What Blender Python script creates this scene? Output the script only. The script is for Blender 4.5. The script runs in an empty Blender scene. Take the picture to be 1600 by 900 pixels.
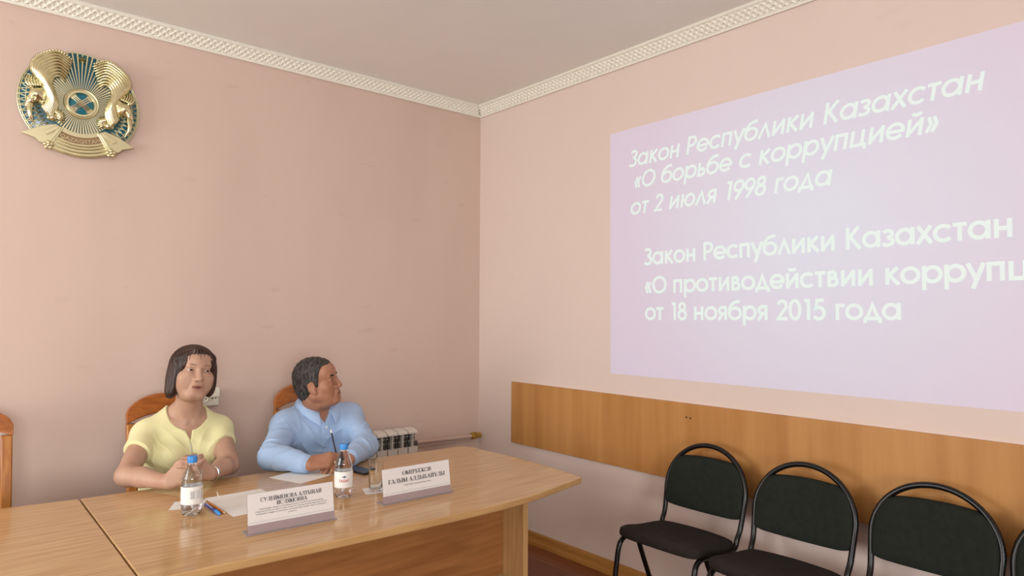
import bpy, bmesh, math, random
import numpy as np
from mathutils import Vector, Matrix
from mathutils.bvhtree import BVHTree

sc = bpy.context.scene
COL = sc.collection
PI = math.pi
rad = math.radians

# ------------------------------------------------------------------ camera
cam_d = bpy.data.cameras.new('camera')
cam = bpy.data.objects.new('camera', cam_d)
COL.objects.link(cam)
sc.camera = cam
cam_d.sensor_fit = 'HORIZONTAL'
cam_d.sensor_width = 36.0
cam_d.lens = 36.0 * 1044.06 / 1600.0
cam_d.clip_start = 0.02
YAW, PIT, ROL = 0.8608956, 0.0361323, 0.0041289
fw = Vector((math.cos(PIT) * math.cos(YAW), math.cos(PIT) * math.sin(YAW), math.sin(PIT)))
r0 = Vector((math.sin(YAW), -math.cos(YAW), 0))
u0 = r0.cross(fw)
rt = r0 * math.cos(ROL) + u0 * math.sin(ROL)
up = u0 * math.cos(ROL) - r0 * math.sin(ROL)
cam.matrix_world = Matrix((
    (rt.x, up.x, -fw.x, -2.88555),
    (rt.y, up.y, -fw.y, -3.70721),
    (rt.z, up.z, -fw.z, 1.45), (0, 0, 0, 1)))

# ------------------------------------------------------------------ world, light, exposure
world = bpy.data.worlds.new('world')
sc.world = world
world.use_nodes = True
wb = world.node_tree.nodes['Background']
wb.inputs['Color'].default_value = (0.80, 0.90, 1.0, 1)
wb.inputs['Strength'].default_value = 0.6
sc.view_settings.view_transform = 'Standard'
sc.view_settings.look = 'None'
sc.view_settings.gamma = 1.0
sc.view_settings.use_curve_mapping = False
sc.view_settings.exposure = -0.10


def area(name, loc, rot, sx, sy, power, color):
    d = bpy.data.lights.new(name, 'AREA')
    d.shape = 'RECTANGLE'
    d.size, d.size_y = sx, sy
    d.energy = power
    d.color = color
    o = bpy.data.objects.new(name, d)
    o.location = loc
    o.rotation_euler = rot
    COL.objects.link(o)
    return o


XL, YF, ZC = -5.4, -7.0, 2.89           # left wall, front wall, ceiling
WIN = [(-2.05, -0.45), (-4.30, -2.80), (-6.75, -5.40)]   # the windows of the left wall (y ranges)
WZ0, WZ1 = 0.80, 2.5
WPOW = [104, 22, 18]
for i, (y0, y1) in enumerate(WIN):
    area('daylight_and_fill', (XL - 0.34, (y0 + y1) / 2, (WZ0 + WZ1) / 2), (0, -PI / 2, 0), WZ1 - WZ0, y1 - y0, WPOW[i], (1.0, 1.0, 0.985))

# fill light added behind the camera, through a window made up for it
FILL_WIN = (-4.9, -3.1)
area('daylight_and_fill', ((FILL_WIN[0] + FILL_WIN[1]) / 2, YF - 0.34, (WZ0 + WZ1) / 2), (PI / 2, 0, 0), FILL_WIN[1] - FILL_WIN[0], WZ1 - WZ0, 205, (1.0, 1.0, 0.985))


# ------------------------------------------------------------------ colour and material helpers
def lin(c):
    return tuple(((v / 255.0) / 12.92 if v / 255.0 <= 0.04045 else ((v / 255.0 + 0.055) / 1.055) ** 2.4) for v in c) + (1.0,)


def mat(name, c, rough=0.5, metal=0.0, spec=0.5, var=0.0, vscale=8.0, stretch=(1, 1, 1), bump=0.0, bscale=60.0, bstretch=None,
        c2=None, emis=None, estr=0.0, trans=0.0, ior=1.45, sss=0.0, coat=0.0, detail=4.0, sheen=0.0, lo=0.35, hi=0.65, alpha=1.0):
    m = bpy.data.materials.new(name)
    m.use_nodes = True
    nt = m.node_tree
    b = nt.nodes['Principled BSDF']
    c = lin(c)
    b.inputs['Base Color'].default_value = c
    b.inputs['Roughness'].default_value = rough
    b.inputs['Metallic'].default_value = metal
    b.inputs['Specular IOR Level'].default_value = spec
    b.inputs['IOR'].default_value = ior
    b.inputs['Transmission Weight'].default_value = trans
    b.inputs['Coat Weight'].default_value = coat
    b.inputs['Alpha'].default_value = alpha
    if sheen:
        b.inputs['Sheen Weight'].default_value = sheen
    if sss:
        b.inputs['Subsurface Weight'].default_value = sss
        b.inputs['Subsurface Radius'].default_value = (0.012, 0.005, 0.003)
        b.inputs['Subsurface Scale'].default_value = 1.0
    if emis:
        b.inputs['Emission Color'].default_value = lin(emis)
        b.inputs['Emission Strength'].default_value = estr
    tc = None
    if c2 is not None or var:
        tc = nt.nodes.new('ShaderNodeTexCoord')
        mp = nt.nodes.new('ShaderNodeMapping')
        mp.inputs['Scale'].default_value = stretch
        nt.links.new(tc.outputs['Object'], mp.inputs['Vector'])
        nz = nt.nodes.new('ShaderNodeTexNoise')
        nz.inputs['Scale'].default_value = vscale
        nz.inputs['Detail'].default_value = detail
        nt.links.new(mp.outputs['Vector'], nz.inputs['Vector'])
        rp = nt.nodes.new('ShaderNodeValToRGB')
        rp.color_ramp.elements[0].position = lo
        rp.color_ramp.elements[1].position = hi
        if c2 is None:
            rp.color_ramp.elements[0].color = tuple(v * (1 - var) for v in c[:3]) + (1,)
            rp.color_ramp.elements[1].color = tuple(min(1, v * (1 + var)) for v in c[:3]) + (1,)
        else:
            rp.color_ramp.elements[0].color = c
            rp.color_ramp.elements[1].color = lin(c2)
        nt.links.new(nz.outputs['Fac'], rp.inputs['Fac'])
        nt.links.new(rp.outputs['Color'], b.inputs['Base Color'])
    if bump:
        tc = tc or nt.nodes.new('ShaderNodeTexCoord')
        mp2 = nt.nodes.new('ShaderNodeMapping')
        mp2.inputs['Scale'].default_value = bstretch or (1, 1, 1)
        nt.links.new(tc.outputs['Object'], mp2.inputs['Vector'])
        n2 = nt.nodes.new('ShaderNodeTexNoise')
        n2.inputs['Scale'].default_value = bscale
        n2.inputs['Detail'].default_value = 3.0
        nt.links.new(mp2.outputs['Vector'], n2.inputs['Vector'])
        bp = nt.nodes.new('ShaderNodeBump')
        bp.inputs['Strength'].default_value = bump
        bp.inputs['Distance'].default_value = 0.004
        nt.links.new(n2.outputs['Fac'], bp.inputs['Height'])
        nt.links.new(bp.outputs['Normal'], b.inputs['Normal'])
    return m


def wall_paint(name, c, dirt):
    """pink wall paint; faint scuffs with a shape of their own (dirt = strength)"""
    m = mat(name, c, rough=0.62, spec=0.35, bump=0.06, bscale=45)
    nt = m.node_tree
    b = nt.nodes['Principled BSDF']
    tc = nt.nodes.new('ShaderNodeTexCoord')

    def noise(scale, stretch, detail):
        mp = nt.nodes.new('ShaderNodeMapping')
        mp.inputs['Scale'].default_value = stretch
        nt.links.new(tc.outputs['Object'], mp.inputs['Vector'])
        n = nt.nodes.new('ShaderNodeTexNoise')
        n.inputs['Scale'].default_value = scale
        n.inputs['Detail'].default_value = detail
        nt.links.new(mp.outputs['Vector'], n.inputs['Vector'])
        return n

    def ramp(node, p0, p1, v0, v1):
        r = nt.nodes.new('ShaderNodeMapRange')
        r.interpolation_type = 'SMOOTHSTEP'
        r.inputs['From Min'].default_value = p0
        r.inputs['From Max'].default_value = p1
        r.inputs['To Min'].default_value = v0
        r.inputs['To Max'].default_value = v1
        nt.links.new(node, r.inputs['Value'])
        return r.outputs['Result']

    n1 = noise(1.6, (1, 1, .35), 3)          # tall soft streaks of old damp
    n2 = noise(5.0, (1, 1, 2.6), 5)          # scuffs, wider than high
    f1 = ramp(n1.outputs['Fac'], .42, .66, 0.0, .16 * dirt)
    f2 = ramp(n2.outputs['Fac'], .62, .76, 0.0, .30 * dirt)
    mx = nt.nodes.new('ShaderNodeMath')
    mx.operation = 'MAXIMUM'
    nt.links.new(f1, mx.inputs[0])
    nt.links.new(f2, mx.inputs[1])
    mix = nt.nodes.new('ShaderNodeMix')
    mix.data_type = 'RGBA'
    mix.inputs[6].default_value = lin(c)
    mix.inputs[7].default_value = tuple(v * f for v, f in zip(lin(c)[:3], (.62, .55, .52))) + (1,)
    nt.links.new(mx.outputs[0], mix.inputs['Factor'])
    nt.links.new(mix.outputs[2], b.inputs['Base Color'])
    return m


def planks(name, c1, c2, width, length, rough, along):
    """laminate boards: brick texture whose rows run along the given axis"""
    m = mat(name, c1, rough=rough, spec=.4)
    nt = m.node_tree
    b = nt.nodes['Principled BSDF']
    tc = nt.nodes.new('ShaderNodeTexCoord')
    mp = nt.nodes.new('ShaderNodeMapping')
    mp.inputs['Rotation'].default_value = along
    nt.links.new(tc.outputs['Object'], mp.inputs['Vector'])
    br = nt.nodes.new('ShaderNodeTexBrick')
    br.inputs['Color1'].default_value = lin(c1)
    br.inputs['Color2'].default_value = lin(c2)
    br.inputs['Mortar'].default_value = tuple(v * .45 for v in lin(c1)[:3]) + (1,)
    br.inputs['Scale'].default_value = 1.0
    br.inputs['Mortar Size'].default_value = 0.0015
    br.inputs['Brick Width'].default_value = length
    br.inputs['Row Height'].default_value = width
    nt.links.new(mp.outputs['Vector'], br.inputs['Vector'])
    mp2 = nt.nodes.new('ShaderNodeMapping')
    mp2.inputs['Scale'].default_value = (2, 26, 26)
    nt.links.new(mp.outputs['Vector'], mp2.inputs['Vector'])
    nz = nt.nodes.new('ShaderNodeTexNoise')
    nz.inputs['Scale'].default_value = 2.0
    nz.inputs['Detail'].default_value = 5
    nt.links.new(mp2.outputs['Vector'], nz.inputs['Vector'])
    rp = nt.nodes.new('ShaderNodeValToRGB')
    rp.color_ramp.elements[0].position = .3
    rp.color_ramp.elements[0].color = (.62, .55, .5, 1)
    rp.color_ramp.elements[1].position = .7
    rp.color_ramp.elements[1].color = (1.1, 1.1, 1.1, 1)
    nt.links.new(nz.outputs['Fac'], rp.inputs['Fac'])
    mix = nt.nodes.new('ShaderNodeMix')
    mix.data_type = 'RGBA'
    mix.blend_type = 'MULTIPLY'
    mix.inputs['Factor'].default_value = 1.0
    nt.links.new(br.outputs['Color'], mix.inputs[6])
    nt.links.new(rp.outputs['Color'], mix.inputs[7])
    nt.links.new(mix.outputs[2], b.inputs['Base Color'])
    return m


M = {}
PINK = (228, 210, 200)
M['pink'] = wall_paint('pink_wall_paint', PINK, .25)
M['pink_worn'] = wall_paint('pink_wall_paint_worn', (214, 190, 177), .8)
M['ceiling'] = mat('ceiling_whitewash', (240, 238, 232), rough=.8, spec=.2, var=.015, vscale=2)
M['plaster'] = mat('moulded_plaster', (240, 238, 226), rough=.5, spec=.4)
M['floor'] = planks('laminate_floor', (140, 84, 52), (112, 62, 40), .19, 1.25, .28, (0, 0, PI / 2))
M['skirting'] = mat('skirting_wood', (182, 132, 66), rough=.4, c2=(160, 108, 48), vscale=4, stretch=(6, .5, 10))
M['beech'] = mat('beech_laminate', (203, 167, 119), rough=.14, spec=.5, c2=(186, 145, 98), vscale=3.5, stretch=(1.2, 16, 16), detail=5)
M['beech_edge'] = mat('beech_edge_band', (198, 160, 108), rough=.35, c2=(182, 142, 92), vscale=3.5, stretch=(1.2, 14, 14))
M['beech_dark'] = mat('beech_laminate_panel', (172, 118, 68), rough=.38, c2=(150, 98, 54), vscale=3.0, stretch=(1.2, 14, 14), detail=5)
M['beech_upright'] = mat('beech_laminate_upright', (206, 166, 112), rough=.36, c2=(186, 144, 92), vscale=3.0, stretch=(16, 16, 1.2), detail=5)
M['alder'] = mat('alder_board', (202, 149, 88), rough=.42, spec=.45, c2=(180, 124, 66), vscale=2.2, stretch=(5, 5, .35), detail=6, lo=.3, hi=.7)
M['chairwood'] = mat('lacquered_chair_wood', (178, 104, 44), rough=.3, c2=(150, 82, 32), vscale=4, stretch=(2, 12, 12), detail=4)
M['chairwood_v'] = mat('lacquered_chair_post', (186, 122, 56), rough=.3, c2=(158, 94, 38), vscale=4, stretch=(14, 14, 1.2), detail=4)
M['dark_fabric'] = mat('dark_upholstery', (44, 44, 48), rough=.9, bump=.3, bscale=300)
M['tube'] = mat('black_enamel_tube', (16, 17, 17), rough=.25, spec=.45)
M['chair_back'] = mat('charcoal_back_fabric', (37, 41, 36), rough=.95, spec=.2, var=.10, vscale=40, bump=.3, bscale=400)
M['chair_seat'] = mat('charcoal_seat_fabric', (44, 40, 37), rough=.95, spec=.2, var=.10, vscale=40, bump=.3, bscale=400)
M['gold'] = mat('pale_gold', (228, 222, 180), rough=.22, metal=1.0, var=.08, vscale=30)
M['gold_flat'] = mat('satin_gold', (222, 216, 178), rough=.38, metal=1.0)
M['bronze'] = mat('dull_bronze', (150, 122, 92), rough=.5, metal=.7)
M['teal'] = mat('teal_enamel', (24, 92, 110), rough=.25, spec=.5, coat=.3)
M['teal_bright'] = mat('bright_teal_enamel', (22, 112, 132), rough=.2, spec=.5, coat=.4)
M['white_metal'] = mat('white_radiator_enamel', (226, 220, 210), rough=.35)
M['grey_metal'] = mat('grey_radiator_inside', (98, 94, 88), rough=.5)
M['black_gap'] = mat('dark_gap', (20, 18, 17), rough=.8)
M['pipe'] = mat('painted_pipe', (196, 158, 146), rough=.4, c2=(206, 188, 176), vscale=3)
M['brass'] = mat('aged_brass', (186, 152, 70), rough=.35, metal=.9, var=.15, vscale=60)
M['ivory'] = mat('ivory_plastic', (232, 226, 208), rough=.35)
M['paper'] = mat('white_paper', (238, 236, 232), rough=.75, spec=.2)
M['card'] = mat('white_card', (226, 222, 220), rough=.7, spec=.2)
M['ink'] = mat('black_ink', (22, 20, 22), rough=.7)
M['ink_grey'] = mat('grey_print_ink', (62, 58, 58), rough=.7)
M['red_ink'] = mat('red_print_ink', (190, 34, 40), rough=.6)
M['blue_ink'] = mat('blue_print_ink', (30, 60, 120), rough=.6)
M['acrylic'] = mat('clear_acrylic', (214, 196, 198), rough=.06, trans=.55, ior=1.49)
M['water'] = mat('water_in_clear_plastic', (244, 246, 250), rough=.02, trans=1.0, ior=1.14, coat=1.0)
M['glass'] = mat('clear_glass', (250, 252, 250), rough=.0, trans=1.0, ior=1.18, coat=1.0)
M['cap_blue'] = mat('blue_cap_plastic', (58, 140, 214), rough=.4)
M['label_white'] = mat('white_label_film', (236, 234, 230), rough=.45)
M['label_grey'] = mat('label_print_grey', (188, 188, 190), rough=.5)
M['pen_blue'] = mat('blue_pen_plastic', (28, 58, 150), rough=.3)
M['pen_highlight'] = mat('pen_painted_highlight', (170, 182, 206), rough=.2)  # tone of the highlight painted on the blue pen
M['pencil'] = mat('orange_pencil_lacquer', (216, 132, 62), rough=.4)
M['pencil_wood'] = mat('pencil_wood', (232, 190, 142), rough=.6)
M['pen_black'] = mat('black_pen_plastic', (26, 28, 36), rough=.3)
M['white_plastic'] = mat('white_plastic', (236, 236, 234), rough=.4)
M['phone'] = mat('black_phone_shell', (18, 20, 24), rough=.25)
M['phone_glass'] = mat('phone_screen_glass', (30, 40, 52), rough=.08, spec=.7)
M['silver'] = mat('silver_metal', (206, 202, 194), rough=.25, metal=1.0)
M['steel'] = mat('dull_steel', (176, 176, 176), rough=.35, metal=1.0)
M['skin_w'] = mat('skin_light', (190, 154, 132), rough=.5, sss=.10, c2=(180, 140, 118), vscale=14, spec=.4)
M['skin_m'] = mat('skin_tanned', (176, 127, 99), rough=.48, sss=.08, c2=(162, 111, 85), vscale=14, spec=.45)
M['hair_w'] = mat('dark_brown_hair', (42, 27, 21), rough=.42, c2=(66, 43, 32), vscale=26, stretch=(1, 1, .2), spec=.45, bump=.2, bscale=160, bstretch=(1, 1, .12))
M['hair_m'] = mat('greying_hair', (38, 36, 34), rough=.6, c2=(88, 85, 82), vscale=120, stretch=(1, 1, .35), spec=.35, bump=.6, bscale=240, bstretch=(1, 1, .3), lo=.38, hi=.72)
M['brow'] = mat('brow_hair', (46, 36, 32), rough=.8)
M['brow_soft'] = mat('thin_brow_hair', (118, 88, 72), rough=.8)
M['eye_white'] = mat('eye_white', (196, 184, 176), rough=.2)
M['iris'] = mat('dark_iris', (40, 26, 20), rough=.15)
M['mouth'] = mat('mouth_inside', (92, 44, 42), rough=.5)
M['tee'] = mat('pale_yellow_jersey', (230, 226, 174), rough=.85, spec=.2, bump=.12, bscale=260, sheen=.15)
M['shirt'] = mat('light_blue_cotton', (166, 192, 226), rough=.78, spec=.25, bump=.10, bscale=220, sheen=.1)
M['trouser_w'] = mat('cream_trousers', (222, 212, 186), rough=.9)
M['trouser_m'] = mat('navy_trousers', (36, 40, 52), rough=.9)
M['shoe'] = mat('black_shoe_leather', (24, 22, 22), rough=.4)




def lip_tint(m, c):
    """the lips' own colour, blended in by the 'lip' attribute of the body mesh"""
    nt = m.node_tree
    b = nt.nodes['Principled BSDF']
    src = b.inputs['Base Color'].links[0].from_socket
    at = nt.nodes.new('ShaderNodeAttribute')
    at.attribute_name = 'lip'
    mx = nt.nodes.new('ShaderNodeMix')
    mx.data_type = 'RGBA'
    nt.links.new(at.outputs['Fac'], mx.inputs['Factor'])
    nt.links.new(src, mx.inputs[6])
    mx.inputs[7].default_value = lin(c)
    nt.links.new(mx.outputs[2], b.inputs['Base Color'])


lip_tint(M['skin_w'], (158, 108, 96))
lip_tint(M['skin_m'], (136, 86, 70))


# ------------------------------------------------------------------ mesh helpers
class MB:
    """collects shapes; build() links them as one mesh object"""

    def __init__(s):
        s.v, s.f, s.m = [], [], []

    def add(s, verts, faces, mi=0):
        n = len(s.v)
        s.v += [tuple(v) for v in verts]
        s.f += [tuple(i + n for i in f) for f in faces]
        s.m += [mi] * len(faces)

    def box(s, lo, hi, mi=0, mx=None):
        x0, y0, z0 = lo
        x1, y1, z1 = hi
        v = [(x0, y0, z0), (x1, y0, z0), (x1, y1, z0), (x0, y1, z0), (x0, y0, z1), (x1, y0, z1), (x1, y1, z1), (x0, y1, z1)]
        if mx:
            v = [tuple(mx @ Vector(p)) for p in v]
        s.add(v, [(0, 3, 2, 1), (4, 5, 6, 7), (0, 1, 5, 4), (1, 2, 6, 5), (2, 3, 7, 6), (3, 0, 4, 7)], mi)

    def prism(s, outline, z0, z1, mi=0, fn=None):
        """outline: (x, y) points anticlockwise; fn maps (x, y, z) to the final point"""
        fn = fn or (lambda x, y, z: (x, y, z))
        n = len(outline)
        v = [fn(x, y, z0) for x, y in outline] + [fn(x, y, z1) for x, y in outline]
        f = [tuple(range(n - 1, -1, -1)), tuple(range(n, 2 * n))]
        f += [(i, (i + 1) % n, n + (i + 1) % n, n + i) for i in range(n)]
        s.add(v, f, mi)

    def tube(s, pts, r, seg=10, closed=False, mi=0, caps=True, flat=1.0, upv=None):
        """tube along pts; r a number or one per point; flat squashes it along the frame's second axis"""
        P = [Vector(p) for p in pts]
        n = len(P)
        R = r if isinstance(r, (list, tuple)) else [r] * n
        verts, faces = [], []
        prev = None
        for i in range(n):
            if closed:
                t = (P[(i + 1) % n] - P[i - 1]).normalized()
            else:
                t = (P[min(i + 1, n - 1)] - P[max(i - 1, 0)]).normalized()
            if prev is None:
                a = Vector(upv) if upv else (Vector((0, 0, 1)) if abs(t.z) < .9 else Vector((1, 0, 0)))
            else:
                a = prev
            a = (a - t * a.dot(t)).normalized()
            prev = a
            b = t.cross(a)
            for k in range(seg):
                w = 2 * PI * k / seg
                verts.append(P[i] + a * (math.cos(w) * R[i] * flat) + b * (math.sin(w) * R[i]))
        m = n if closed else n - 1
        for i in range(m):
            j = (i + 1) % n
            for k in range(seg):
                l = (k + 1) % seg
                faces.append((i * seg + k, i * seg + l, j * seg + l, j * seg + k))
        if caps and not closed:
            faces.append(tuple(range(seg - 1, -1, -1)))
            faces.append(tuple((n - 1) * seg + k for k in range(seg)))
        s.add(verts, faces, mi)

    def lathe(s, prof, seg=32, mx=None, mi=0, wob=None, cap=True):
        """prof: (r, z) from bottom to top; wob(angle, i) scales the radius"""
        verts, faces = [], []
        for i, (r, z) in enumerate(prof):
            for k in range(seg):
                w = 2 * PI * k / seg
                q = r * (wob(w, i) if wob else 1)
                p = Vector((q * math.cos(w), q * math.sin(w), z))
                verts.append(mx @ p if mx else p)
        n = len(prof)
        for i in range(n - 1):
            for k in range(seg):
                l = (k + 1) % seg
                faces.append((i * seg + k, i * seg + l, (i + 1) * seg + l, (i + 1) * seg + k))
        if cap:
            faces.append(tuple(range(seg - 1, -1, -1)))
            faces.append(tuple((n - 1) * seg + k for k in range(seg)))
        s.add(verts, faces, mi)

    def ell(s, c, r, seg=16, rings=10, mx=None, mi=0):
        prof = []
        verts, faces = [], []
        for i in range(rings + 1):
            a = -PI / 2 + PI * i / rings
            for k in range(seg):
                w = 2 * PI * k / seg
                p = Vector((r[0] * math.cos(a) * math.cos(w), r[1] * math.cos(a) * math.sin(w), r[2] * math.sin(a)))
                verts.append((mx @ p if mx else p) + Vector(c))
        for i in range(rings):
            for k in range(seg):
                l = (k + 1) % seg
                faces.append((i * seg + k, i * seg + l, (i + 1) * seg + l, (i + 1) * seg + k))
        s.add(verts, faces, mi)

    def mesh(s, name, mats):
        me = bpy.data.meshes.new(name)
        me.from_pydata(s.v, [], s.f)
        for m in (mats if isinstance(mats, (list, tuple)) else [mats]):
            me.materials.append(m)
        if any(s.m):
            me.polygons.foreach_set('material_index', s.m)
        me.update()
        return me

    def build(s, name, mats, parent=None, smooth=False, bevel=0.0, seg=2, angle=None, loc=None, weld=False):
        me = s.mesh(name, mats)
        if weld:
            bm = bmesh.new()
            bm.from_mesh(me)
            bmesh.ops.remove_doubles(bm, verts=bm.verts, dist=1e-5)
            bmesh.ops.recalc_face_normals(bm, faces=bm.faces)
            bm.to_mesh(me)
            bm.free()
        return link(name, me, parent, smooth, bevel, seg, angle, loc)


def link(name, me, parent=None, smooth=False, bevel=0.0, seg=2, angle=None, loc=None):
    o = bpy.data.objects.new(name, me)
    COL.objects.link(o)
    if parent:
        o.parent = parent
    if loc:
        o.location = loc
    if smooth:
        me.polygons.foreach_set('use_smooth', [True] * len(me.polygons))
        if angle:
            me.set_sharp_from_angle(angle=rad(angle))
    if bevel:
        b = o.modifiers.new('bevel', 'BEVEL')
        b.width = bevel
        b.segments = seg
        b.limit_method = 'ANGLE'
        b.angle_limit = rad(40)
        b.harden_normals = False
        me.polygons.foreach_set('use_smooth', [True] * len(me.polygons))
        me.set_sharp_from_angle(angle=rad(40))
    return o


def tag(o, label, cat, group=None):
    o['label'] = label
    o['category'] = cat
    if group:
        o['group'] = group
    return o


def thing(name, label, cat, loc=(0, 0, 0), rz=0.0, group=None):
    o = bpy.data.objects.new(name, None)
    o.empty_display_size = .05
    COL.objects.link(o)
    o.location = loc
    o.rotation_euler = (0, 0, rz)
    return tag(o, label, cat, group)


def struct(o):
    o['kind'] = 'structure'
    return o


def dup(root, loc, rz=None):
    r = root.copy()
    COL.objects.link(r)
    r.location = loc
    if rz is not None:
        r.rotation_euler = (0, 0, rz)
    for ch in list(root.children):
        c = ch.copy()
        COL.objects.link(c)
        c.parent = r
        for g in list(ch.children):
            d = g.copy()
            COL.objects.link(d)
            d.parent = c
    return r


def arc(cx, cy, rx, ry, a0, a1, n=24):
    return [(cx + rx * math.cos(rad(a0 + (a1 - a0) * i / n)), cy + ry * math.sin(rad(a0 + (a1 - a0) * i / n))) for i in range(n + 1)]


def spline(pts, n=8, closed=False):
    """Catmull-Rom through pts (tuples of any length)"""
    P = [np.array(p, float) for p in pts]
    out = []
    N = len(P)
    rng = range(N if closed else N - 1)
    for i in rng:
        p1, p2 = P[i], P[(i + 1) % N]
        p0 = P[i - 1] if (i > 0 or closed) else 2 * p1 - p2
        p3 = P[(i + 2) % N] if (i + 2 < N or closed) else 2 * p2 - p1
        for k in range(n):
            t = k / n
            out.append(tuple(.5 * (2 * p1 + (p2 - p0) * t + (2 * p0 - 5 * p1 + 4 * p2 - p3) * t * t + (3 * p1 - p0 - 3 * p2 + p3) * t ** 3)))
    if not closed:
        out.append(tuple(P[-1]))
    return out


# ------------------------------------------------------------------ lettering made of strokes
def ribbon(mb, pts, w, fn, closed=False, mi=0):
    """flat stroke of width w along 2-D points; fn maps (u, v) to a 3-D point"""
    P = [np.array(p, float) for p in pts]
    if closed and np.allclose(P[0], P[-1]):
        P = P[:-1]
    n = len(P)
    L, R = [], []
    for i in range(n):
        if closed:
            a, b = P[i] - P[i - 1], P[(i + 1) % n] - P[i]
        else:
            a = P[i] - P[i - 1] if i > 0 else P[1] - P[0]
            b = P[i + 1] - P[i] if i < n - 1 else P[i] - P[i - 1]
        a = a / (np.hypot(*a) + 1e-9)
        b = b / (np.hypot(*b) + 1e-9)
        na, nb = np.array([-a[1], a[0]]), np.array([-b[1], b[0]])
        m = na + nb
        l = np.hypot(*m)
        m = na if l < .3 else m / l
        s = w / 2 / max(.5, m @ na)
        L.append(P[i] + m * s)
        R.append(P[i] - m * s)
    v = [fn(*p) for p in L] + [fn(*p) for p in R]
    f = [(i, n + i, n + (i + 1) % n, (i + 1) % n) for i in range(n if closed else n - 1)]
    mb.add(v, f, mi)


X = .74
R_ = .335
GA = {}   # geometric sans: glyph -> (advance, [(points, closed)])


def _circ(cx, cy, rx, ry=None):
    return (arc(cx, cy, rx, ry or rx, 0, 360, 28), True)


def _l(*p):
    return (list(p), False)


h = .07   # half of the stroke width, so that outlines meet the lines of type
GA['а'] = (.88, [_circ(.40, X / 2, R_ - .02, X / 2 - h), _l((.74, 0), (.74, X))])
GA['о'] = (.84, [_circ(.42, X / 2, R_, X / 2 - h)])
GA['О'] = (1.08, [_circ(.54, .5, .45, .5 - h)])
GA['е'] = (.84, [(arc(.42, X / 2, R_, X / 2 - h, -2, 325), False), _l((.10, X / 2 - .02), (.82, X / 2 - .02))])
GA['с'] = (.74, [(arc(.42, X / 2, R_, X / 2 - h, 42, 318), False)])
GA['р'] = (.88, [_circ(.48, X / 2, R_ - .02, X / 2 - h), _l((.14, -.28), (.14, X))])
GA['б'] = (.84, [_circ(.42, X / 2 - .02, R_, X / 2 - .05 - h + .03), (spline([(.08, .34), (.12, .66), (.36, .90), (.72, .97)], 8), False)])
GA['н'] = (.76, [_l((.15, 0), (.15, X)), _l((.61, 0), (.61, X)), _l((.15, X / 2), (.61, X / 2))])
GA['п'] = (.76, [_l((.15, 0), (.15, X)), _l((.61, 0), (.61, X)), _l((.08, X - h), (.68, X - h))])
GA['к'] = (.70, [_l((.15, 0), (.15, X)), _l((.19, X * .50), (.60, X)), _l((.26, X * .52), (.64, 0))])
GA['К'] = (.82, [_l((.15, 0), (.15, 1)), _l((.19, .48), (.66, 1)), _l((.28, .54), (.74, 0))])
GA['Р'] = (.72, [_l((.15, 0), (.15, 1)), ([(.15, .93), (.36, .93)] + arc(.38, .70, .24, .23, 80, -80, 12) + [(.36, .47), (.15, .47)], False)])
GA['З'] = (.66, [(arc(.30, .74, .22, .19, 150, -80, 14) + [(.26, .54)], False), (arc(.29, .28, .27, .22, 80, -150, 16), False)])
GA['з'] = (.58, [(arc(.26, .54, .20, .14, 150, -80, 14) + [(.22, .39)], False), (arc(.25, .21, .24, .15, 80, -150, 16), False)])
GA['у'] = (.68, [_l((.06, X), (.36, .10)), _l((.64, X), (.24, -.28))])
GA['л'] = (.74, [([(.07, 0), (.37, X - .06), (.67, 0)], False)])
GA['и'] = (.80, [_l((.15, 0), (.15, X)), _l((.65, 0), (.65, X)), _l((.15, .08), (.65, X - .08))])
GA['й'] = (.80, GA['и'][1] + [(arc(.40, 1.0, .17, .12, 190, 350, 10), False)])
GA['х'] = (.68, [_l((.06, 0), (.60, X)), _l((.08, X), (.62, 0))])
GA['т'] = (.60, [_l((.30, 0), (.30, X)), _l((.03, X - h), (.57, X - h))])
GA['ь'] = (.62, [_l((.15, 0), (.15, X)), ([(.15, .40), (.34, .40)] + arc(.34, .235, .18, .165, 90, -90, 10) + [(.15, .07)], False)])
GA['ц'] = (.86, [_l((.15, 0), (.15, X)), _l((.63, 0), (.63, X)), _l((.08, h), (.84, h)), _l((.78, h), (.78, -.14))])
GA['ю'] = (1.08, [_l((.15, 0), (.15, X)), _l((.15, X / 2), (.35, X / 2)), _circ(.68, X / 2, .30, X / 2 - h)])
GA['я'] = (.68, [_l((.53, 0), (.53, X)), ([(.53, X - h), (.32, X - h)] + arc(.30, .50, .17, .17, 90, 270, 10) + [(.53, .33)], False), _l((.34, .34), (.08, 0))])
GA['г'] = (.52, [_l((.15, 0), (.15, X)), _l((.08, X - h), (.50, X - h))])
GA['д'] = (.82, [([(.16, .06), (.41, X - .06), (.66, .06)], False), _l((.04, h), (.78, h)), _l((.08, h), (.08, -.13)), _l((.74, h), (.74, -.13))])
GA['в'] = (.66, [_l((.15, 0), (.15, X)), ([(.15, X - h), (.33, X - h)] + arc(.33, .54, .13, .13, 90, -90, 8) + [(.15, .41)], False),
                 ([(.15, .40), (.35, .40)] + arc(.36, .235, .18, .165, 90, -90, 10) + [(.15, .07)], False)])
GA['1'] = (.56, [_l((.36, 0), (.36, 1)), _l((.14, .93), (.36, .93))])
GA['2'] = (.66, [(arc(.32, .70, .23, .23, 165, -35, 14) + [(.10, h), (.62, h)], False)])
GA['5'] = (.66, [([(.58, .93), (.24, .93), (.16, .55)] + arc(.31, .33, .27, .27, 110, -150, 18), False)])
GA['8'] = (.66, [_circ(.33, .74, .19, .19), _circ(.33, .29, .25, .23)])
GA['9'] = (.66, [_circ(.33, .68, .26, .25), _l((.57, .58), (.22, 0))])
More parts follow.
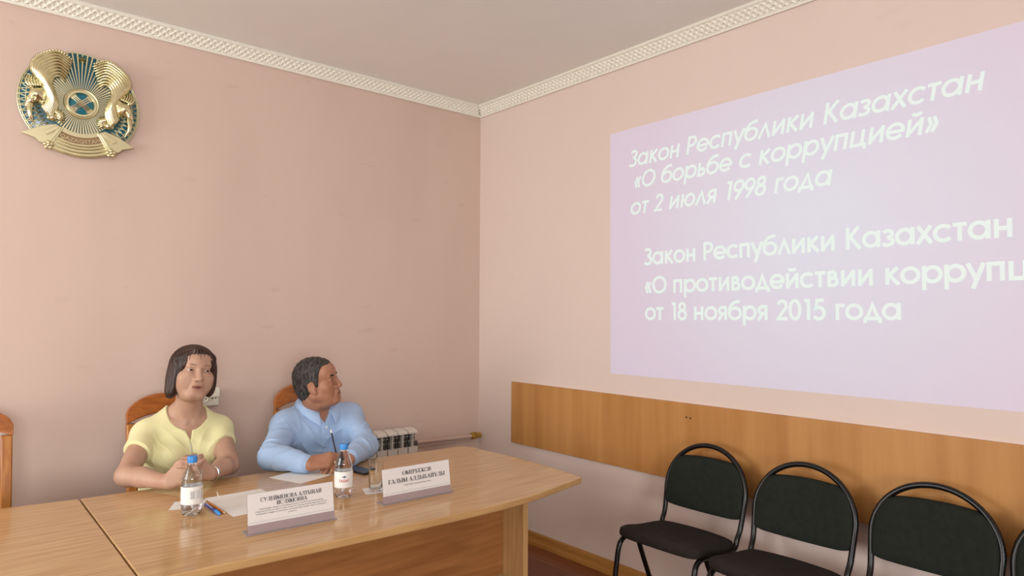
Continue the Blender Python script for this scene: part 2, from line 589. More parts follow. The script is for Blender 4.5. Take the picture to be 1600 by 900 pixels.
GA['0'] = (.70, [_circ(.35, .5, .26, .44)])
GA['«'] = (.58, [([(.24, .68), (.10, .36), (.24, .04)], False), ([(.46, .68), (.32, .36), (.46, .04)], False)])
GA['»'] = (.58, [([(.12, .68), (.26, .36), (.12, .04)], False), ([(.34, .68), (.48, .36), (.34, .04)], False)])
GA[' '] = (.42, [])


def sans(mb, text, fn, cap, width, slant=0.0, stroke=.15):
    # every stroke lies a hair in front of the one before, so that no two faces share a plane
    """writes text with its left end at u = 0 on the line v = 0, fitted to the width"""
    tot = sum(GA[c][0] for c in text)
    sx = width / tot
    x = 0.0
    for c in text:
        adv, strokes = GA[c]
        for k, (pts, closed) in enumerate(strokes):
            q = [((x + a) * sx + slant * b * cap, b * cap) for a, b in pts]
            ribbon(mb, q, stroke * cap, lambda u, v, k=k: fn(u, v, k * .00012), closed)
        x += adv


T_, t_ = .20, .075
SE = {}    # serif capitals: glyph -> (advance, [(points, width, closed)])


def stem(x, y0=0, y1=1, s0=True, s1=True):
    r = [([(x, y0), (x, y1)], T_, False)]
    if s0:
        r.append(([(x - .20, y0 + .03), (x + .20, y0 + .03)], .06, False))
    if s1:
        r.append(([(x - .20, y1 - .03), (x + .20, y1 - .03)], .06, False))
    return r


def ln(a, b, w):
    return [([a, b], w, False)]


def bowl(x0, y0, y1, x1):
    cy, ry = (y0 + y1) / 2, (y1 - y0) / 2 - .03
    return [([(x0, y1 - .03)] + arc(x1 - .28, cy, .20, ry, 90, -90, 12) + [(x0, y0 + .03)], t_, False),
            (arc(x1 - .20, cy, .10, ry - .05, 60, -60, 8), .15, False)]


SE['І'] = (.46, stem(.23))
SE['Р'] = (.72, stem(.22) + bowl(.22, .44, 1, .70))
SE['Б'] = (.76, stem(.22) + bowl(.22, 0, .56, .74) + ln((.22, .97), (.64, .97), t_) + ln((.63, 1), (.63, .80), t_))
SE['В'] = (.76, stem(.22) + bowl(.22, .5, 1, .68) + bowl(.22, 0, .54, .74))
SE['Ы'] = (1.12, stem(.22) + bowl(.22, 0, .56, .70) + stem(.90))
SE['Е'] = (.74, stem(.22) + ln((.22, .97), (.66, .97), t_) + ln((.22, .03), (.70, .03), t_) + ln((.22, .5), (.52, .5), t_) + ln((.65, 1), (.65, .78), t_) + ln((.69, 0), (.69, .24), t_) + ln((.52, .38), (.52, .62), t_))
SE['К'] = (.86, stem(.22) + ln((.26, .46), (.68, 1), t_) + ln((.36, .56), (.74, 0), T_) + ln((.58, .97), (.82, .97), .06) + ln((.60, .03), (.86, .03), .06))
SE['Н'] = (.92, stem(.22) + stem(.70) + ln((.22, .5), (.70, .5), t_))
SE['И'] = (.94, stem(.22) + stem(.72) + ln((.28, .06), (.66, .94), t_))
SE['Й'] = (.94, SE['И'][1] + [(arc(.47, 1.22, .16, .10, 190, 350, 8), .08, False)])
SE['М'] = (1.08, stem(.18, s1=False) + stem(.88) + ln((.18, .98), (.53, .04), T_ * .8) + ln((.53, .04), (.86, .98), t_) + ln((.02, .97), (.24, .97), .06))
SE['А'] = (.90, ln((.12, 0), (.44, 1), t_) + ln((.44, 1), (.76, 0), T_) + ln((.24, .34), (.62, .34), t_) + ln((.0, .03), (.28, .03), .06) + ln((.58, .03), (.92, .03), .06))
SE['Л'] = (.90, ln((.14, 0), (.36, 1), t_) + stem(.70) + ln((.30, .97), (.74, .97), t_) + ln((.0, .03), (.26, .03), .06))
SE['Д'] = (.92, ln((.18, .04), (.38, 1), t_) + stem(.68, s0=False) + ln((.30, .97), (.74, .97), t_) + ln((.02, .04), (.90, .04), t_) + ln((.05, .06), (.05, -.16), t_) + ln((.87, .06), (.87, -.16), t_))
SE['О'] = (.92, [(arc(.46, .5, .36, .47, 0, 360, 24), t_, True), (arc(.14, .5, .06, .36, 90, 270, 8), .15, False), (arc(.78, .5, .06, .36, 90, -90, 8), .15, False)])
SE['Ө'] = (.92, SE['О'][1] + ln((.12, .5), (.80, .5), t_))
SE['С'] = (.84, [(arc(.46, .5, .38, .47, 45, 315, 22), t_, False), (arc(.14, .5, .06, .36, 90, 270, 8), .16, False)] + ln((.73, .96), (.73, .72), t_))
SE['У'] = (.86, ln((.14, 1), (.46, .36), T_) + ln((.74, 1), (.38, .1), t_) + ln((.38, .1), (.20, .05), T_ * .8) + ln((.02, .97), (.30, .97), .06) + ln((.62, .97), (.86, .97), .06))
SE['Ұ'] = (.86, ln((.14, 1), (.44, .42), T_) + ln((.74, 1), (.44, .42), t_) + stem(.44, 0, .46, True, False) + ln((.22, .30), (.66, .30), t_) + ln((.02, .97), (.30, .97), .06) + ln((.62, .97), (.86, .97), .06))
SE['Т'] = (.80, stem(.40, s1=False) + ln((.06, .97), (.74, .97), t_) + ln((.07, 1), (.07, .76), t_) + ln((.73, 1), (.73, .76), t_))
SE['Я'] = (.82, stem(.62) + [([(.62, .97)] + arc(.34, .74, .20, .23, 90, 270, 12) + [(.62, .51)], t_, False), (arc(.18, .74, .06, .17, 90, 270, 8), .14, False)] + ln((.42, .50), (.16, .04), T_ * .8) + ln((.0, .03), (.24, .03), .06))
SE['Ғ'] = (.72, stem(.22) + ln((.22, .97), (.66, .97), t_) + ln((.65, 1), (.65, .76), t_) + ln((.04, .46), (.48, .46), t_))
SE[' '] = (.36, [])


def serif(mb, text, fn, cap, width):
    tot = sum(SE[c][0] for c in text)
    sx = width / tot
    x = 0.0
    for c in text:
        adv, strokes = SE[c]
        for k, (pts, w, closed) in enumerate(strokes):
            ribbon(mb, [((x + a) * sx, b * cap) for a, b in pts], w * cap * .5 + w * sx * .5, lambda u, v, k=k: fn(u, v, k * .00002), closed)
        x += adv


def font_lines(mb, text, fn, height, width, extrude=0.0, bold=0.0):
    """small print set in Blender's own font, mapped through fn and fitted to the width"""
    cu = bpy.data.curves.new('print', 'FONT')
    cu.body = text
    cu.resolution_u = 2
    cu.offset = bold
    ob = bpy.data.objects.new('print', cu)
    COL.objects.link(ob)
    dg = bpy.context.evaluated_depsgraph_get()
    me = bpy.data.meshes.new_from_object(ob.evaluated_get(dg))
    V = np.array([v.co[:] for v in me.vertices])
    if len(V):
        x0, x1 = V[:, 0].min(), V[:, 0].max()
        s = width / (x1 - x0)
        sy = height / .73
        mb.add([fn((x - x0) * s, y * sy) for x, y, z in V], [tuple(p.vertices) for p in me.polygons])
    bpy.data.objects.remove(ob)
    bpy.data.meshes.remove(me)
    bpy.data.curves.remove(cu)

# ================================================================== the room
T = 0.12


def wall_box(name, lo, hi, m):
    mb = MB()
    mb.box(lo, hi)
    return struct(mb.build(name, m))


wall_box('floor', (XL - T, YF - T, -.1), (T, T, 0), M['floor'])
wall_box('ceiling', (XL - T, YF - T, ZC), (T, T, ZC + .1), M['ceiling'])
wall_box('wall_back', (XL - T, 0, 0), (T, T, ZC), M['pink_worn'])
wall_box('wall_right', (0, YF - T, 0), (T, 0, ZC), M['pink'])
mb = MB()
mb.box((XL - T, YF - T, 0), (FILL_WIN[0], YF, ZC))
mb.box((FILL_WIN[1], YF - T, 0), (0, YF, ZC))
mb.box((FILL_WIN[0], YF - T, 0), (FILL_WIN[1], YF, WZ0))
mb.box((FILL_WIN[0], YF - T, WZ1), (FILL_WIN[1], YF, ZC))
struct(mb.build('wall_front', M['pink']))
mb = MB()
for lo, hi in (((FILL_WIN[0], YF - .09, WZ0), (FILL_WIN[0] + .06, YF - .03, WZ1)), ((FILL_WIN[1] - .06, YF - .09, WZ0), (FILL_WIN[1], YF - .03, WZ1)), ((-4.04, YF - .09, WZ0), (-3.96, YF - .03, WZ1)),
               ((FILL_WIN[0], YF - .09, WZ0), (FILL_WIN[1], YF - .03, WZ0 + .06)), ((FILL_WIN[0], YF - .09, WZ1 - .06), (FILL_WIN[1], YF - .03, WZ1))):
    mb.box(lo, hi)
struct(mb.build('window_4', M['white_plastic'], bevel=.006))  # frame of the unseen window added to carry the fill light
mb = MB()
ys = sorted([YF] + [v for w in WIN for v in w] + [0])
for i in range(len(ys) - 1):
    y0, y1 = ys[i], ys[i + 1]
    if any(abs(y0 - w[0]) < 1e-6 for w in WIN):
        mb.box((XL - T, y0, 0), (XL, y1, WZ0))
        mb.box((XL - T, y0, WZ1), (XL, y1, ZC))
    else:
        mb.box((XL - T, y0, 0), (XL, y1, ZC))
struct(mb.build('wall_left', M['pink']))
for i, (y0, y1) in enumerate(WIN):
    mb = MB()
    a, b = XL - .09, XL - .03
    fwid = .06
    ym = (y0 + y1) / 2
    for lo, hi in (((a, y0, WZ0), (b, y0 + fwid, WZ1)), ((a, y1 - fwid, WZ0), (b, y1, WZ1)), ((a, ym - .04, WZ0), (b, ym + .04, WZ1)),
                   ((a, y0, WZ0), (b, y1, WZ0 + fwid)), ((a, y0, WZ1 - fwid), (b, y1, WZ1))):
        mb.box(lo, hi)
    struct(mb.build('window_%d' % (i + 1), M['white_plastic'], bevel=.006))


# plaster cornice with an openwork lattice in relief: true geometry, mitred in the corner
def cornice(name, along_x, length):
    S0 = (0.0, 2.826)
    S1 = (.066, ZC)
    nu = int(length / .004)
    nv = 24
    verts = []
    dirv = np.array([S1[0] - S0[0], S1[1] - S0[1]])
    L = np.hypot(*dirv)
    dirv = dirv / L
    nrm = np.array([dirv[1], -dirv[0]])
    for j in range(nv + 1):
        s = j / nv
        base = np.array(S0) + dirv * L * s
        edge = s < .17 or s > .80
        for i in range(nu + 1):
            u = length * i / nu
            if edge:
                d = .012 if (s < .12 or s > .86) else .007
            else:
                q = (s - .17) / .63
                a = math.sin(PI * (u / .032 + q * 1.5))
                b = math.sin(PI * (u / .032 - q * 1.5))
                d = .0115 - .0095 * min(1.0, max(0.0, abs(a * b) * 1.9 - .25))
            if j in (0, nv):
                d = 0
            p = base + nrm * d
            o = p[0]
            uu = max(u, o)
            verts.append((-uu, -o, p[1]) if along_x else (-o, -uu, p[1]))
    faces = []
    for j in range(nv):
        for i in range(nu):
            a = j * (nu + 1) + i
            q = (a, a + 1, a + nu + 2, a + nu + 1)
            faces.append(q if not along_x else q[::-1])
    mb = MB()
    mb.add(verts, faces)
    return struct(mb.build(name, M['plaster']))


cornice('trim_1', True, 4.2)
cornice('trim_2', False, 4.6)


def skirting(name, prof, fn, l0, l1):
    mb = MB()
    n = len(prof)
    v = [fn(l0, *p) for p in prof] + [fn(l1, *p) for p in prof]
    f = [(i, (i + 1) % n, n + (i + 1) % n, n + i) for i in range(n)] + [tuple(range(n)), tuple(range(2 * n - 1, n - 1, -1))]
    mb.add(v, f)
    return struct(mb.build(name, M['skirting'], weld=True, smooth=True, angle=30))


SK = [(0, .0), (.034, 0), (.034, .012), (.031, .02), (.020, .026), (.015, .036), (.014, .058), (.010, .066), (0, .07)]
skirting('baseboard_right', SK, lambda l, o, z: (-o, l, z), YF, 0)
skirting('baseboard_back', SK, lambda l, o, z: (l, -o, z), XL, -.036)

# the long wooden board that keeps chair backs off the right wall
brd = MB()
brd.box((-.017, -6.6, .601), (-.0005, -.3675, .995))
wb_ = tag(brd.build('wall_protection_board', M['alder'], bevel=.0015), 'long orange-brown wooden board fixed along the right wall behind the black chairs', 'wall board')
for y, z in ((-1.718, .926), (-1.741, .924)):
    m_ = MB()
    m_.lathe([(.0045, -.0005), (.0045, .0006)], 10, Matrix.Translation((-.0172, y, z)) @ Matrix.Rotation(-PI / 2, 4, 'Y'))
    m_.build('screw_hole', M['black_gap'], wb_)

# ------------------------------------------------------------------ the projected slide
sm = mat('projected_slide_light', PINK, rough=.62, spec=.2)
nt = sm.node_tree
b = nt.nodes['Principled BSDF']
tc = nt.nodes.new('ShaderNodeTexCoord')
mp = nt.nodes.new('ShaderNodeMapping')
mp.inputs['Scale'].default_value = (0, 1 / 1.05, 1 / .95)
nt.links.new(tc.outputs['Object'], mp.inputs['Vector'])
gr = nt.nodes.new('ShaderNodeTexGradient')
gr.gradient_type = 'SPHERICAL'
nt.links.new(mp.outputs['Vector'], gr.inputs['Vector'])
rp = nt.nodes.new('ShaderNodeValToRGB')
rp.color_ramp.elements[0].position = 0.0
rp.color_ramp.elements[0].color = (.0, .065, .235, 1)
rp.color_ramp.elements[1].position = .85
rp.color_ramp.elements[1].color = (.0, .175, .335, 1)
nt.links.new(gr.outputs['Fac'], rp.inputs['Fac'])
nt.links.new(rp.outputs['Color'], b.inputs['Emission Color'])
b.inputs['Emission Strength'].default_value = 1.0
SY0, SY1, SZ0, SZ1 = -1.205, -3.64, 1.108, 2.482
mb = MB()
mb.prism([(SY1, SZ0), (SY0, SZ0), (SY0, 2.466), (SY1, 2.492)], -.0012, -.0004, fn=lambda y, z, x: (x, y, z))
oc = Vector((0, -2.36, 1.83))
for i, v in enumerate(mb.v):
    mb.v[i] = tuple(Vector(v) - oc)
slide = tag(mb.build('projected_slide', sm, loc=oc), 'pale lilac projected slide with six lines of white Cyrillic text on the right wall', 'projection')
tm = mat('projected_letter_light', PINK, rough=.62, spec=.2, emis=(82, 153, 160), estr=1.12)
wd = lambda t: sum(GA[c][0] for c in t)
for txt, y, z, y1, slant, st in (
        ('Закон Республики Казахстан', -1.338, 2.252, -2.997, .17, .150),
        ('«О борьбе с коррупцией»', -1.372, 2.129, -2.846, .17, .150),
        ('от 2 июля 1998 года', -1.346, 1.986, -2.443, .17, .150),
        ('Закон Республики Казахстан', -1.442, 1.705, -3.078, 0, .165),
        ('«О противодействии коррупции»', -1.447, 1.551, -1.447 - 1.199 * wd('«О противодействии коррупции»') / wd('«О противодействии '), 0, .165),
        ('от 18 ноября 2015 года', -1.448, 1.410, -2.712, 0, .165)):
    sx = abs(y1 - y) / wd(txt)
    at = 0.0
    for word in txt.split(' '):
        mb = MB()
        sans(mb, word, lambda u, v, k=0, at=at: (-.0018 - k - oc.x, y - at - u - oc.y, z + v + .012 * (at + u) - oc.z), .092, wd(word) * sx, slant, st)
        mb.build('slide_word', tm, slide)
        at += (wd(word) + GA[' '][0]) * sx


# ================================================================== tables
def smooth_outline(pts):
    return pts


TT = .75
# right half: boat-shaped top, convex front and back
back = spline([(-2.4635, -.756), (-2.0, -.778), (-1.45, -.815), (-.95, -.860)], 6)
corner1 = arc(-.83, -.935, .065, .075, 78, 0, 5)
endr = spline([(-.757, -1.05), (-.748, -1.23), (-.757, -1.46), (-.786, -1.723)], 5)
front = spline([(-.80, -1.731), (-1.169, -1.801), (-1.498, -1.808), (-1.908, -1.789), (-2.178, -1.772), (-2.4635, -1.755)], 6)
outl = (back + corner1 + endr + front)[::-1]
table = thing('conference_table', 'beech laminate conference table with curved front, right of the seam, holding both name plates', 'table', (-1.6, -1.27, 0))
O = Vector((-1.6, -1.27, 0))


def rel(mb, o):
    mb.v = [tuple(Vector(v) - o) for v in mb.v]
    return mb


def sgn_area(p):
    return sum(p[i][0] * p[(i + 1) % len(p)][1] - p[(i + 1) % len(p)][0] * p[i][1] for i in range(len(p)))


if sgn_area(outl) < 0:
    outl = outl[::-1]
mb = MB()
mb.prism(outl, TT - .026, TT)
tt = rel(mb, O).build('tabletop', [M['beech'], M['beech_edge']], table, bevel=.004, seg=3)
for p in tt.data.polygons:
    if abs(p.normal.z) < .5:
        p.material_index = 1
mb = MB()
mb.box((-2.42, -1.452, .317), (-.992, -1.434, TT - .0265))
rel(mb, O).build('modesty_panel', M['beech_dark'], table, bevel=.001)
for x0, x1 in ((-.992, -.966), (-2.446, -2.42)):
    mb = MB()
    mb.box((x0, -1.585, 0), (x1, -.93, TT - .0265))
    rel(mb, O).build('side_panel', M['beech_upright'], table, bevel=.002)

back = spline([(-2.4675, -.756), (-2.7, -.724), (-3.1, -.70), (-3.7, -.72), (-4.05, -.76)], 6)
front = spline([(-4.05, -1.70), (-3.5, -1.76), (-3.0, -1.77), (-2.4675, -1.755)], 6)
outl = back + front
if sgn_area(outl) < 0:
    outl = outl[::-1]
O2 = Vector((-3.25, -1.25, 0))
table2 = thing('conference_table', 'beech laminate conference table left of the seam, its top empty', 'table', O2)
mb = MB()
mb.prism(outl, TT - .026, TT)
tt = rel(mb, O2).build('tabletop', [M['beech'], M['beech_edge']], table2, bevel=.004, seg=3)
for p in tt.data.polygons:
    if abs(p.normal.z) < .5:
        p.material_index = 1
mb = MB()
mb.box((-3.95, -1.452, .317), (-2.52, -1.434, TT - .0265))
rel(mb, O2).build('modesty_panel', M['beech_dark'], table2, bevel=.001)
for x0, x1 in ((-2.52, -2.494), (-3.976, -3.95)):
    mb = MB()
    mb.box((x0, -1.585, 0), (x1, -.93, TT - .0265))
    rel(mb, O2).build('side_panel', M['beech_upright'], table2, bevel=.002)


# ================================================================== wooden armless chairs behind the tables
def wooden_chair(label, loc, rz):
    t = thing('wooden_chair', label, 'chair', loc, rz, 'wooden chairs behind the conference table')
    w = .150
    # front is -Y; back posts at y = +.2
    for s in (-1, 1):
        mb = MB()
        pts = spline([(s * w, .23, 0), (s * w, .20, .25), (s * w, .19, .46), (s * w, .215, .72), (s * w, .255, .935)], 5)
        v = []
        for p in pts:
            hw, hd = .019, .021
            v.append([(p[0] - hw, p[1] - hd, p[2]), (p[0] + hw, p[1] - hd, p[2]), (p[0] + hw, p[1] + hd, p[2]), (p[0] - hw, p[1] + hd, p[2])])
        vv = [q for r in v for q in r]
        f = [(3, 2, 1, 0), tuple(len(vv) - 4 + k for k in range(4))]
        for i in range(len(v) - 1):
            for k in range(4):
                f.append((i * 4 + k, i * 4 + (k + 1) % 4, i * 4 + 4 + (k + 1) % 4, i * 4 + 4 + k))
        mb.add(vv, f)
        mb.build('back_post', M['chairwood_v'], t, bevel=.005)
        mb = MB()
        mb.box((s * w - .019, -.235, 0), (s * w + .019, -.195, .43))
        mb.build('front_leg', M['chairwood_v'], t, bevel=.005)
    mb = MB()                                    # arched top rail
    n = 28
    top, bot = [], []
    for i in range(n + 1):
        u = -1 + 2 * i / n
        x = u * (w + .021)
        a = abs(u)
        zt = .962 + .070 * (1 - a ** 2.2) ** .8 + (.024 if a < .999 else .014)
        zb = .934 + .034 * (1 - a ** 2)
        top.append((x, zt))
        bot.append((x, zb))
    outl_ = bot + top[::-1]
    mb.prism(outl_, -.017, .017, fn=lambda x, y, z: (x, .258 - z + .045 * (1 - (x / w) ** 2) + (y - .95) * .25, y))
    mb.build('top_rail', M['chairwood'], t, bevel=.006, seg=3)
    mb = MB()
    mb.box((-w, -.215, .37), (w, .2, .425))
    mb.build('seat_frame', M['chairwood'], t, bevel=.004)
    mb = MB()
    mb.box((-w - .01, -.245, .425), (w + .01, .19, .475))
    mb.build('seat_cushion', M['dark_fabric'], t, bevel=.018, seg=4)
    mb = MB()
    n = 20
    o_ = [(-w + .02, .53), (w - .02, .53)] + [((w - .02) * math.cos(rad(a)), .66 + .155 * math.sin(rad(a)) ** .8) for a in range(0, 181, 9)]
    mb.prism(o_, 0, .035, fn=lambda x, y, z: (x, .185 + (y - .53) * .12 + .03 * (1 - (x / w) ** 2) + z * -1 + .03, y))
    mb.build('back_pad', M['dark_fabric'], t, bevel=.012, seg=3)
    return t


wooden_chair('wooden chair with arched top rail, seating the woman in yellow', (-2.052, -.50, 0), 0)
wooden_chair('wooden chair with arched top rail, seating the man in blue', (-1.372, -.50, 0), 0)
wooden_chair('empty wooden chair with dark back pad, cut by the left edge, behind the left table', (-2.805, -.50, 0), 0)


# ================================================================== black tube chairs along the right wall (front = local -X)
def black_chair(label, loc, rz):
    t = thing('visitor_chair', label, 'chair', loc, rz, 'black visitor chairs along the right wall')
    r = .0115
    hw = .20
    # hoop: back arch, down to seat level, forward under the seat, down into both front legs
    lean = lambda z: -.12 - (.826 - z) * .235
    half = [(lean(.630 + .196 * math.cos(rad(a))), .207 * math.sin(rad(a)), .630 + .196 * math.cos(rad(a))) for a in range(0, 91, 6)]
    half += spline([(lean(.63), .207, .63), (lean(.51), .200, .51), (-.218, .197, .465), (-.232, .196, .435), (-.262, .195, .424),
            (-.38, .195, .432), (-.48, .195, .44), (-.520, .196, .428), (-.540, .198, .395), (-.556, .201, .30), (-.60, .206, .012)], 6)[1:]
    left = half
    right = [(p[0], -p[1], p[2]) for p in left[::-1]]
    mb = MB()
    mb.tube(right[:-1] + left, r, 12)
    for s in (-1, 1):
        mb.lathe([(.0, 0), (.014, 0), (.0145, .03), (.0, .03)], 12, Matrix.Translation((-.601, s * .206, 0)), cap=False)
    mb.build('back_and_front_leg_frame', M['tube'], t, smooth=True, angle=50)
    for s in (-1, 1):
        mb = MB()
        mb.tube(spline([(-.43, s * .178, .43), (-.40, s * .182, .36), (-.27, s * .196, .10), (-.222, s * .200, .012)], 6), r, 12)
        mb.lathe([(.0, 0), (.014, 0), (.0145, .03), (.0, .03)], 12, Matrix.Translation((-.220, s * .200, 0)), cap=False)
        mb.build('rear_leg', M['tube'], t, smooth=True, angle=50)
    mb = MB()
    mb.tube([(-.43, -.178, .43), (-.43, .178, .43)], .009, 10)
    mb.build('cross_bar', M['tube'], t, smooth=True, angle=50)

    # seat pad: rounded plan, waterfall front edge
    def pad(outline, zfun, thick, name, m):
        n = len(outline)
        c = np.mean(outline, axis=0)
        rings = []
        for sc_, dz in ((.96, -.5), (.995, -.32), (1.0, 0.0), (.985, .3), (.93, .46), (.75, .52), (.4, .55), (.05, .56)):
            rings.append([(c[0] + (p[0] - c[0]) * sc_, c[1] + (p[1] - c[1]) * sc_, dz) for p in outline])
        v = [zfun(*p, thick) for r_ in rings for p in r_]
        f = [tuple(range(n - 1, -1, -1)), tuple((len(rings) - 1) * n + k for k in range(n))]
        for i in range(len(rings) - 1):
            for k in range(n):
                f.append((i * n + k, i * n + (k + 1) % n, (i + 1) * n + (k + 1) % n, (i + 1) * n + k))
        m_ = MB()
        m_.add(v, f)
        return m_.build(name, m, t, smooth=True, weld=True)

    so = spline([(-.228, .165), (-.262, .200), (-.36, .214), (-.47, .214), (-.535, .198), (-.556, .13), (-.562, 0), (-.556, -.13), (-.535, -.198), (-.47, -.214), (-.36, -.214), (-.262, -.200), (-.228, -.165), (-.218, 0)], 4, True)

    def zs(x, y, dz, th):
        k = (x + .56) / .34
        z = .462 - .012 * k + .016 * math.exp(-((k - .15) / .25) ** 2) - .006 * (y / .21) ** 2
        return (x, y, z + dz * th)

    pad(so, zs, .042, 'seat_pad', M['chair_seat'])
    # back pad: arched top cut flatter than the hoop, rounded lower corners
    bo = spline([(-.180, .540), (-.197, .556), (-.201, .60), (-.201, .645), (-.193, .695), (-.176, .735), (-.155, .757), (-.130, .765), (-.06, .771), (0, .772), (.06, .771), (.130, .765), (.155, .757), (.176, .735), (.193, .695), (.201, .645), (.201, .60), (.197, .556), (.180, .540), (.12, .533), (0, .530), (-.12, .533)], 4, True)

    def zb(y, z, dz, th):
        x = lean(z) - .004
        x += -.024 * (1 - min(1, (y / .2) ** 2)) * -.6
        return (x - dz * th, y, z)

    pad(bo, zb, .034, 'back_pad', M['chair_back'])
    return t


CH = [(-1.917, 'black visitor chair nearest the conference table, first of the row along the right wall'),
      (-2.395, 'second black visitor chair from the table along the right wall'),
      (-2.855, 'third black visitor chair from the table along the right wall'),
      (-3.300, 'fourth black visitor chair, cut off by the right edge of the photo')]
c0 = black_chair(CH[0][1], (0.0, CH[0][0], 0), 0)
for y, lab in CH[1:]:
    c = dup(c0, (-.03 if y == CH[1][0] else 0.0, y, 0))
    c['label'] = lab

# ================================================================== radiator, pipe, valve, socket
ra = thing('radiator', 'white sectional radiator on the back wall behind the man in blue', 'radiator', (-.575, -.075, 0))
for i in range(9):
    x1 = -i * .0725
    x0 = x1 - .070
    mb = MB()
    # flanks and recessed inside
    mb.box((x0 + .004, -.012, .18), (x1 - .004, .045, .70), 1)
    mb.box((x0 + .034, -.038, .18), (x0 + .040, -.010, .70), 0)
    mb.box((x0 + .002, -.016, .668), (x1 - .002, -.010, .671), 0)
    mb.box((x0 + .002, -.016, .640), (x1 - .002, -.010, .642), 0)
    # lower front plate
    mb.prism([(x0 + .003, -.045), (x1 - .003, -.045), (x1 - .003, -.008), (x0 + .003, -.008)], .17, .607, 0)
    # cap leaning back, curved outlet
    pr = [(-.046, .690), (-.046, .699), (-.03, .709), (.0, .717), (.04, .72), (.04, .706), (-.02, .699), (-.036, .690)]
    n = len(pr)
    v = [(x0 + .003, *p) for p in pr] + [(x1 - .003, *p) for p in pr]
    mb.add(v, [(k, (k + 1) % n, n + (k + 1) % n, n + k) for k in range(n)] + [tuple(range(n)), tuple(range(2 * n - 1, n - 1, -1))], 0)
    # curved dark louvre between the fins
    mb.tube(spline([(x0 + .016, -.020, .610), (x0 + .008, -.022, .635), (x0 + .016, -.022, .665), (x0 + .026, -.020, .692)], 5), .0035, 6, mi=2)
    mb.build('section', [M['white_metal'], M['grey_metal'], M['black_gap']], ra)
mb = MB()
mb.tube([(-.69, .02, .615), (.03, .02, .615)], .016, 12)
mb.build('header_pipe', M['grey_metal'], ra, smooth=True)

pp = MB()
pp.tube([(-.545, -.035, .612), (-.30, -.033, .606), (-.085, -.031, .600)], .0125, 14)
pp.tube([(-.545, -.018, .580), (-.30, -.018, .575), (-.085, -.018, .570)], .006, 10)
tag(pp.build('heating_pipe', M['pipe'], smooth=True, angle=50), 'pinkish heating pipe running along the back wall from radiator to corner', 'pipe')
va = thing('brass_valve', 'brass hexagonal pipe fitting in the corner at the pipe end', 'valve', (-.06, -.031, .600))
mb = MB()
mb.lathe([(.018, -.030), (.025, -.026), (.025, .012), (.018, .016)], 6, Matrix.Rotation(PI / 2, 4, 'Y'))
mb.build('hex_nut', M['brass'], va, bevel=.003)
mb = MB()
mb.lathe([(.014, .014), (.018, .018), (.018, .046), (.010, .05)], 14, Matrix.Rotation(PI / 2, 4, 'Y'))
mb.build('end_cap', M['brass'], va, smooth=True, angle=30)

so_ = thing('wall_socket', 'ivory double wall socket behind the woman in yellow', 'socket', (-1.79, 0, .995))
mb = MB()
mb.box((-.062, -.034, -.04), (.040, 0, .042))
mb.build('housing', M['ivory'], so_, bevel=.006, seg=3)
for x in (-.036, .012):
    mb = MB()
    mb.lathe([(.021, 0), (.021, .004), (.017, .004), (.016, .001)], 24, Matrix.Translation((x, -.034, 0)) @ Matrix.Rotation(PI / 2, 4, 'X'))
    ro = mb.build('outlet', M['ivory'], so_, smooth=True, angle=40)
    mb = MB()
    for dx in (-.008, .008):
        mb.lathe([(.0032, .0012), (.0032, .0022)], 10, Matrix.Translation((x + dx, -.034, 0)) @ Matrix.Rotation(PI / 2, 4, 'X'))
    mb.build('pin_hole', M['black_gap'], ro)
mb = MB()
mb.box((-.020, -.070, .006), (.034, -.034, .058))
mb.build('plug_adapter', M['ivory'], so_, bevel=.008, seg=3)


# ================================================================== things on the table
def sheet(name, label, cat, corners, m, z=TT, th=.0004, lift=.0004):
    mb = MB()
    p = [c for c in corners]
    if sgn_area(p) < 0:
        p = p[::-1]
    cx = sum(c[0] for c in p) / len(p)
    cy = sum(c[1] for c in p) / len(p)
    mb.prism([(c[0] - cx, c[1] - cy) for c in p], lift, lift + th)
    return tag(mb.build(name, m, loc=(cx, cy, z)), label, cat)


def rect(cx, cy, w, l, a):
    c, s = math.cos(rad(a)), math.sin(rad(a))
    return [(cx + u * c - v * s, cy + u * s + v * c) for u, v in ((-w / 2, -l / 2), (w / 2, -l / 2), (w / 2, l / 2), (-w / 2, l / 2))]


sheet('paper_sheet', 'blank white sheet of paper before the woman, beside the blue pen', 'paper', rect(-2.002, -1.196, .21, .297, 1.5), M['paper'])
sheet('paper_sheet', 'blank white sheet of paper under the hand of the man in blue', 'paper', [(-1.812, -.893), (-1.748, -1.073), (-1.468, -.974), (-1.532, -.794)], M['paper'])
sheet('paper_napkin', 'white paper napkin corner showing left of the bottle before the woman', 'napkin', [(-2.252, -1.126), (-2.150, -1.170), (-2.108, -1.068), (-2.208, -1.030)], M['paper'])
sheet('paper_napkin', 'white paper napkin under the tumbler beside the right name plate', 'napkin', [(-1.626, -1.388), (-1.520, -1.412), (-1.488, -1.315), (-1.594, -1.302)], M['paper'])


